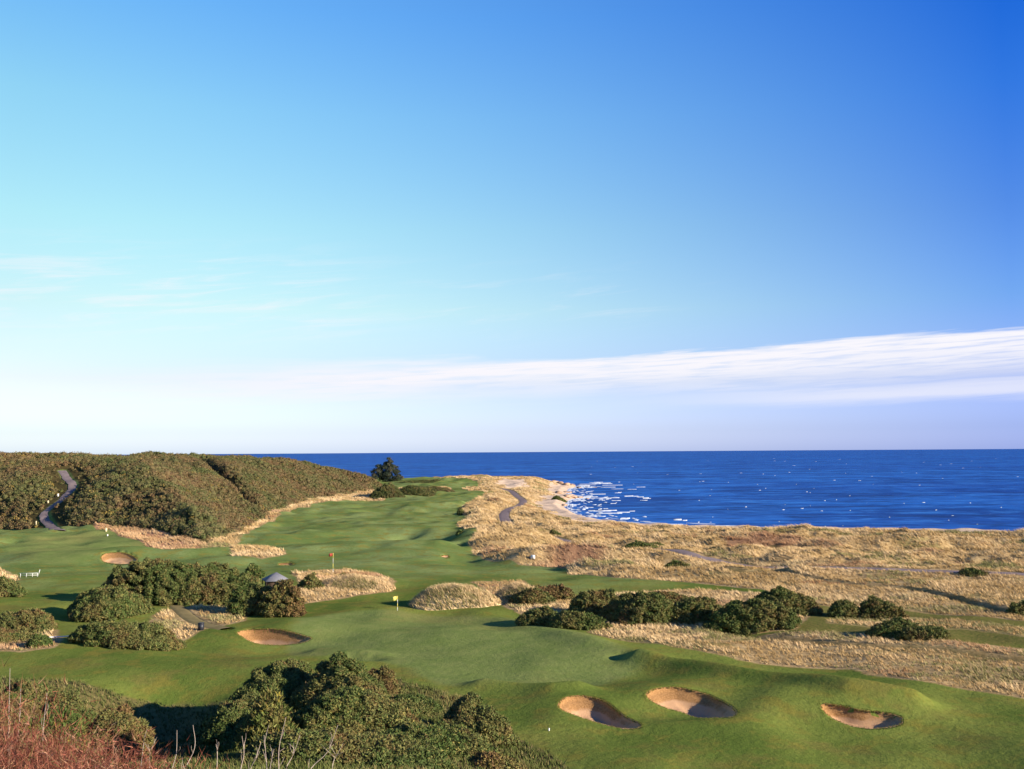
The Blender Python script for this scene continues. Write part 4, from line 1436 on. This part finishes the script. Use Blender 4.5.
# ------------------------------------------------------------------ sky
w = bpy.data.worlds.new('World')
SC.world = w
w.use_nodes = True
t = NT(w)
nt = w.node_tree
sky = nt.nodes.new('ShaderNodeTexSky')
sky.sky_type = 'NISHITA'
sky.sun_disc = False
sky.sun_elevation = math.radians(SUN_EL)
sky.sun_rotation = math.radians(SUN_AZ)
STR = 0.1
ELS = [0.0, 1.2, 4, 8, 12.6, 18.7, 24, 60]
NISH = {-25: [(3.0, 2.9, 2.0), (4.3, 4.2, 2.95), (5.3, 6.15, 5.2), (3.9, 5.35, 6.1), (2.75, 4.1, 5.55), (1.95, 3.05, 4.6), (1.48, 2.36, 3.75), (.61, .99, 1.71)],
        0: [(2.4, 2.3, 1.6), (3.3, 3.2, 2.25), (4.2, 4.81, 4.03), (3.09, 4.23, 4.78), (2.25, 3.35, 4.45), (1.62, 2.5, 3.65), (1.25, 1.97, 3.08), (.63, 1.01, 1.74)],
        25: [(2.3, 2.15, 1.45), (3.2, 3.0, 2.05), (3.87, 4.39, 3.66), (2.86, 3.88, 4.37), (2.15, 3.15, 4.2), (1.6, 2.4, 3.5), (1.28, 1.98, 3.06), (.7, 1.11, 1.9)]}
TARG = {-25: [(224, 238, 248), (226, 240, 248), (240, 252, 254), (212, 248, 254), (180, 238, 254), (146, 214, 252), (112, 185, 250), (40, 90, 190)],
        0: [(202, 217, 247), (205, 219, 247), (206, 226, 252), (196, 238, 254), (162, 219, 253), (124, 190, 249), (92, 162, 243), (30, 80, 180)],
        25: [(158, 178, 238), (158, 178, 238), (168, 190, 246), (120, 175, 250), (88, 148, 243), (52, 124, 233), (25, 104, 222), (10, 50, 140)]}


def lin(c):
    return tuple((v / 255 / 12.92) if v < 10 else ((v / 255 + .055) / 1.055) ** 2.4 for v in c)


tc = t.n('ShaderNodeTexCoord').outputs['Generated']
d = t.vm('NORMALIZE', tc)
sp = t.n('ShaderNodeSeparateXYZ')
t.put(sp.inputs[0], d)
dx, dy, dzz = sp.outputs
SCALE = 5.0
rampz = t.m('MAXIMUM', dzz, 0.0)
rm = {}
for k in TARG:
    st = []
    for el, nv_, tv in zip(ELS, NISH[k], TARG[k]):
        st.append((math.sin(math.radians(el)), tuple(a / (b * STR * 2 ** EXPO) / SCALE for a, b in zip(lin(tv), nv_))))
    rm[k] = st
for q in range(len(ELS)):      # middle ramp is the control value of a quadratic blend
    p_, c0 = rm[0][q]
    rm[0][q] = (p_, tuple(max(2 * b_ - .5 * (a_ + d_), .003) for a_, b_, d_ in zip(rm[-25][q][1], c0, rm[25][q][1])))
rm = {k: t.ramp(rampz, v_) for k, v_ in rm.items()}
hl = t.m('SQRT', t.m('ADD', t.m('MULTIPLY', dx, dx), t.m('ADD', t.m('MULTIPLY', dy, dy), 1e-5)))
uu = t.m('DIVIDE', dx, hl)
tt_ = t.remap(uu, -.45, .45, 0, 1, False)
tint = t.mix(tt_, t.mix(tt_, rm[-25], rm[0]), t.mix(tt_, rm[0], rm[25]))
skyc = t.mix(1.0, sky.outputs[0], tint, 'MULTIPLY')
skyc = t.vm('SCALE', skyc, SCALE)
# clouds laid out in azimuth and elevation degrees
azd = t.m('MULTIPLY', t.m('ARCTAN2', dx, dy), 57.29578)
eld = t.m('MULTIPLY', t.m('ARCSINE', dzz), 57.29578)
cv = t.n('ShaderNodeCombineXYZ')
t.put(cv.inputs[0], t.m('MULTIPLY', azd, .05))
t.put(cv.inputs[1], t.m('MULTIPLY', t.m('SUBTRACT', eld, t.m('MULTIPLY', azd, .042)), .9))
cvec = cv.outputs[0]
n1 = t.noise(cvec, 1.6, 5, .62, .4)
n2 = t.noise(cvec, 5.0, 4, .6, .3)
edge = t.m('ADD', t.m('MULTIPLY_ADD', t.m('MAXIMUM', azd, 0.0), .038, 5.1), t.m('MULTIPLY', t.m('MINIMUM', azd, 0.0), .07))
vv = t.m('SUBTRACT', eld, edge)
vv = t.m('ADD', vv, t.m('MULTIPLY', t.m('SUBTRACT', n1, .5), 1.3))
soft = t.remap(azd, -22, 8, 1.6, .22)
topf = t.m('SUBTRACT', 1.0, t.m('DIVIDE', t.m('ADD', vv, .1), soft), None, True)
thick = t.remap(azd, -20, 26, 1.3, 2.1)
bot = t.remap(vv, t.m('MULTIPLY', thick, -1.6), t.m('MULTIPLY', thick, -.25))
den = t.m('MULTIPLY', topf, bot)
den = t.m('MULTIPLY', den, t.remap(n2, .25, .58, .5, 1.0))
den = t.m('MULTIPLY', den, t.remap(azd, -28, -4, .25, 1.0))
# lower thin streak on the right
v2 = t.m('ADD', t.m('SUBTRACT', eld, t.m('MULTIPLY_ADD', azd, .015, 2.75)), t.m('MULTIPLY', t.m('SUBTRACT', n1, .5), 1.0))
st2 = t.m('MULTIPLY', t.remap(t.m('ABSOLUTE', v2), .05, .75, 1, 0), t.remap(azd, 2, 22, 0, .62))
# wisps high on the left
v3 = t.n('ShaderNodeCombineXYZ')
t.put(v3.inputs[0], t.m('MULTIPLY', azd, .07))
t.put(v3.inputs[1], t.m('MULTIPLY', t.m('SUBTRACT', eld, t.m('MULTIPLY', azd, .10)), .8))
n3 = t.noise(v3.outputs[0], 2.0, 6, .65, .5)
wis = t.m('MULTIPLY', t.remap(n3, .44, .76, 0, .6), t.m('MULTIPLY', t.remap(azd, -2, -16, 0, 1), t.m('MULTIPLY', t.remap(eld, 5.5, 7.5), t.remap(eld, 12.5, 9.0))))
wis2 = t.m('MULTIPLY', t.remap(n3, .5, .8, 0, .25), t.m('MULTIPLY', t.remap(eld, 5.5, 7.5), t.remap(eld, 12.0, 8.5)))
den = t.m('MAXIMUM', t.m('MAXIMUM', den, st2), t.m('MAXIMUM', wis, t.m('MULTIPLY', wis2, t.remap(azd, 14, 4))))
den = t.m('MULTIPLY', den, t.remap(dy, 0.0, .35))
wht = tuple(a / (STR * 2 ** EXPO) for a in lin((250, 248, 254)))
wv = t.n('ShaderNodeCombineXYZ')
for q in range(3):
    wv.inputs[q].default_value = wht[q]
skyc = t.mix(den, skyc, wv.outputs[0])
bg = nt.nodes['Background']
nt.links.new(skyc, bg.inputs[0])
bg.inputs[1].default_value = STR

# ------------------------------------------------------------------ sun
sd_ = bpy.data.lights.new('sun', 'SUN')
sd_.energy = 5.0
sd_.angle = math.radians(.53)
sd_.color = (1.0, .87, .68)
so = bpy.data.objects.new('sun', sd_)
COL.objects.link(so)
from mathutils import Vector, Matrix
sdir = Vector((math.sin(math.radians(SUN_AZ)) * math.cos(math.radians(SUN_EL)), math.cos(math.radians(SUN_AZ)) * math.cos(math.radians(SUN_EL)), math.sin(math.radians(SUN_EL))))
so.rotation_euler = (-sdir).to_track_quat('-Z', 'Y').to_euler()
so.location = sdir * 400

# ------------------------------------------------------------------ camera object, colour management
cd = bpy.data.cameras.new('camera')
cd.sensor_width = 36
cd.lens = 36 * F / W
cd.clip_start = .1
cd.clip_end = 200000
co = bpy.data.objects.new('camera', cd)
COL.objects.link(co)
b = -fw
co.matrix_world = Matrix(((rt[0], up[0], b[0], 0), (rt[1], up[1], b[1], 0), (rt[2], up[2], b[2], ZC), (0, 0, 0, 1)))
SC.camera = co
vs = SC.view_settings
vs.view_transform = 'Standard'
vs.look = 'None'
vs.exposure = EXPO
vs.gamma = 1
vs.use_curve_mapping = False
SC.cycles.max_bounces = 5
SC.cycles.diffuse_bounces = 2
SC.cycles.glossy_bounces = 2
SC.cycles.use_denoising = True
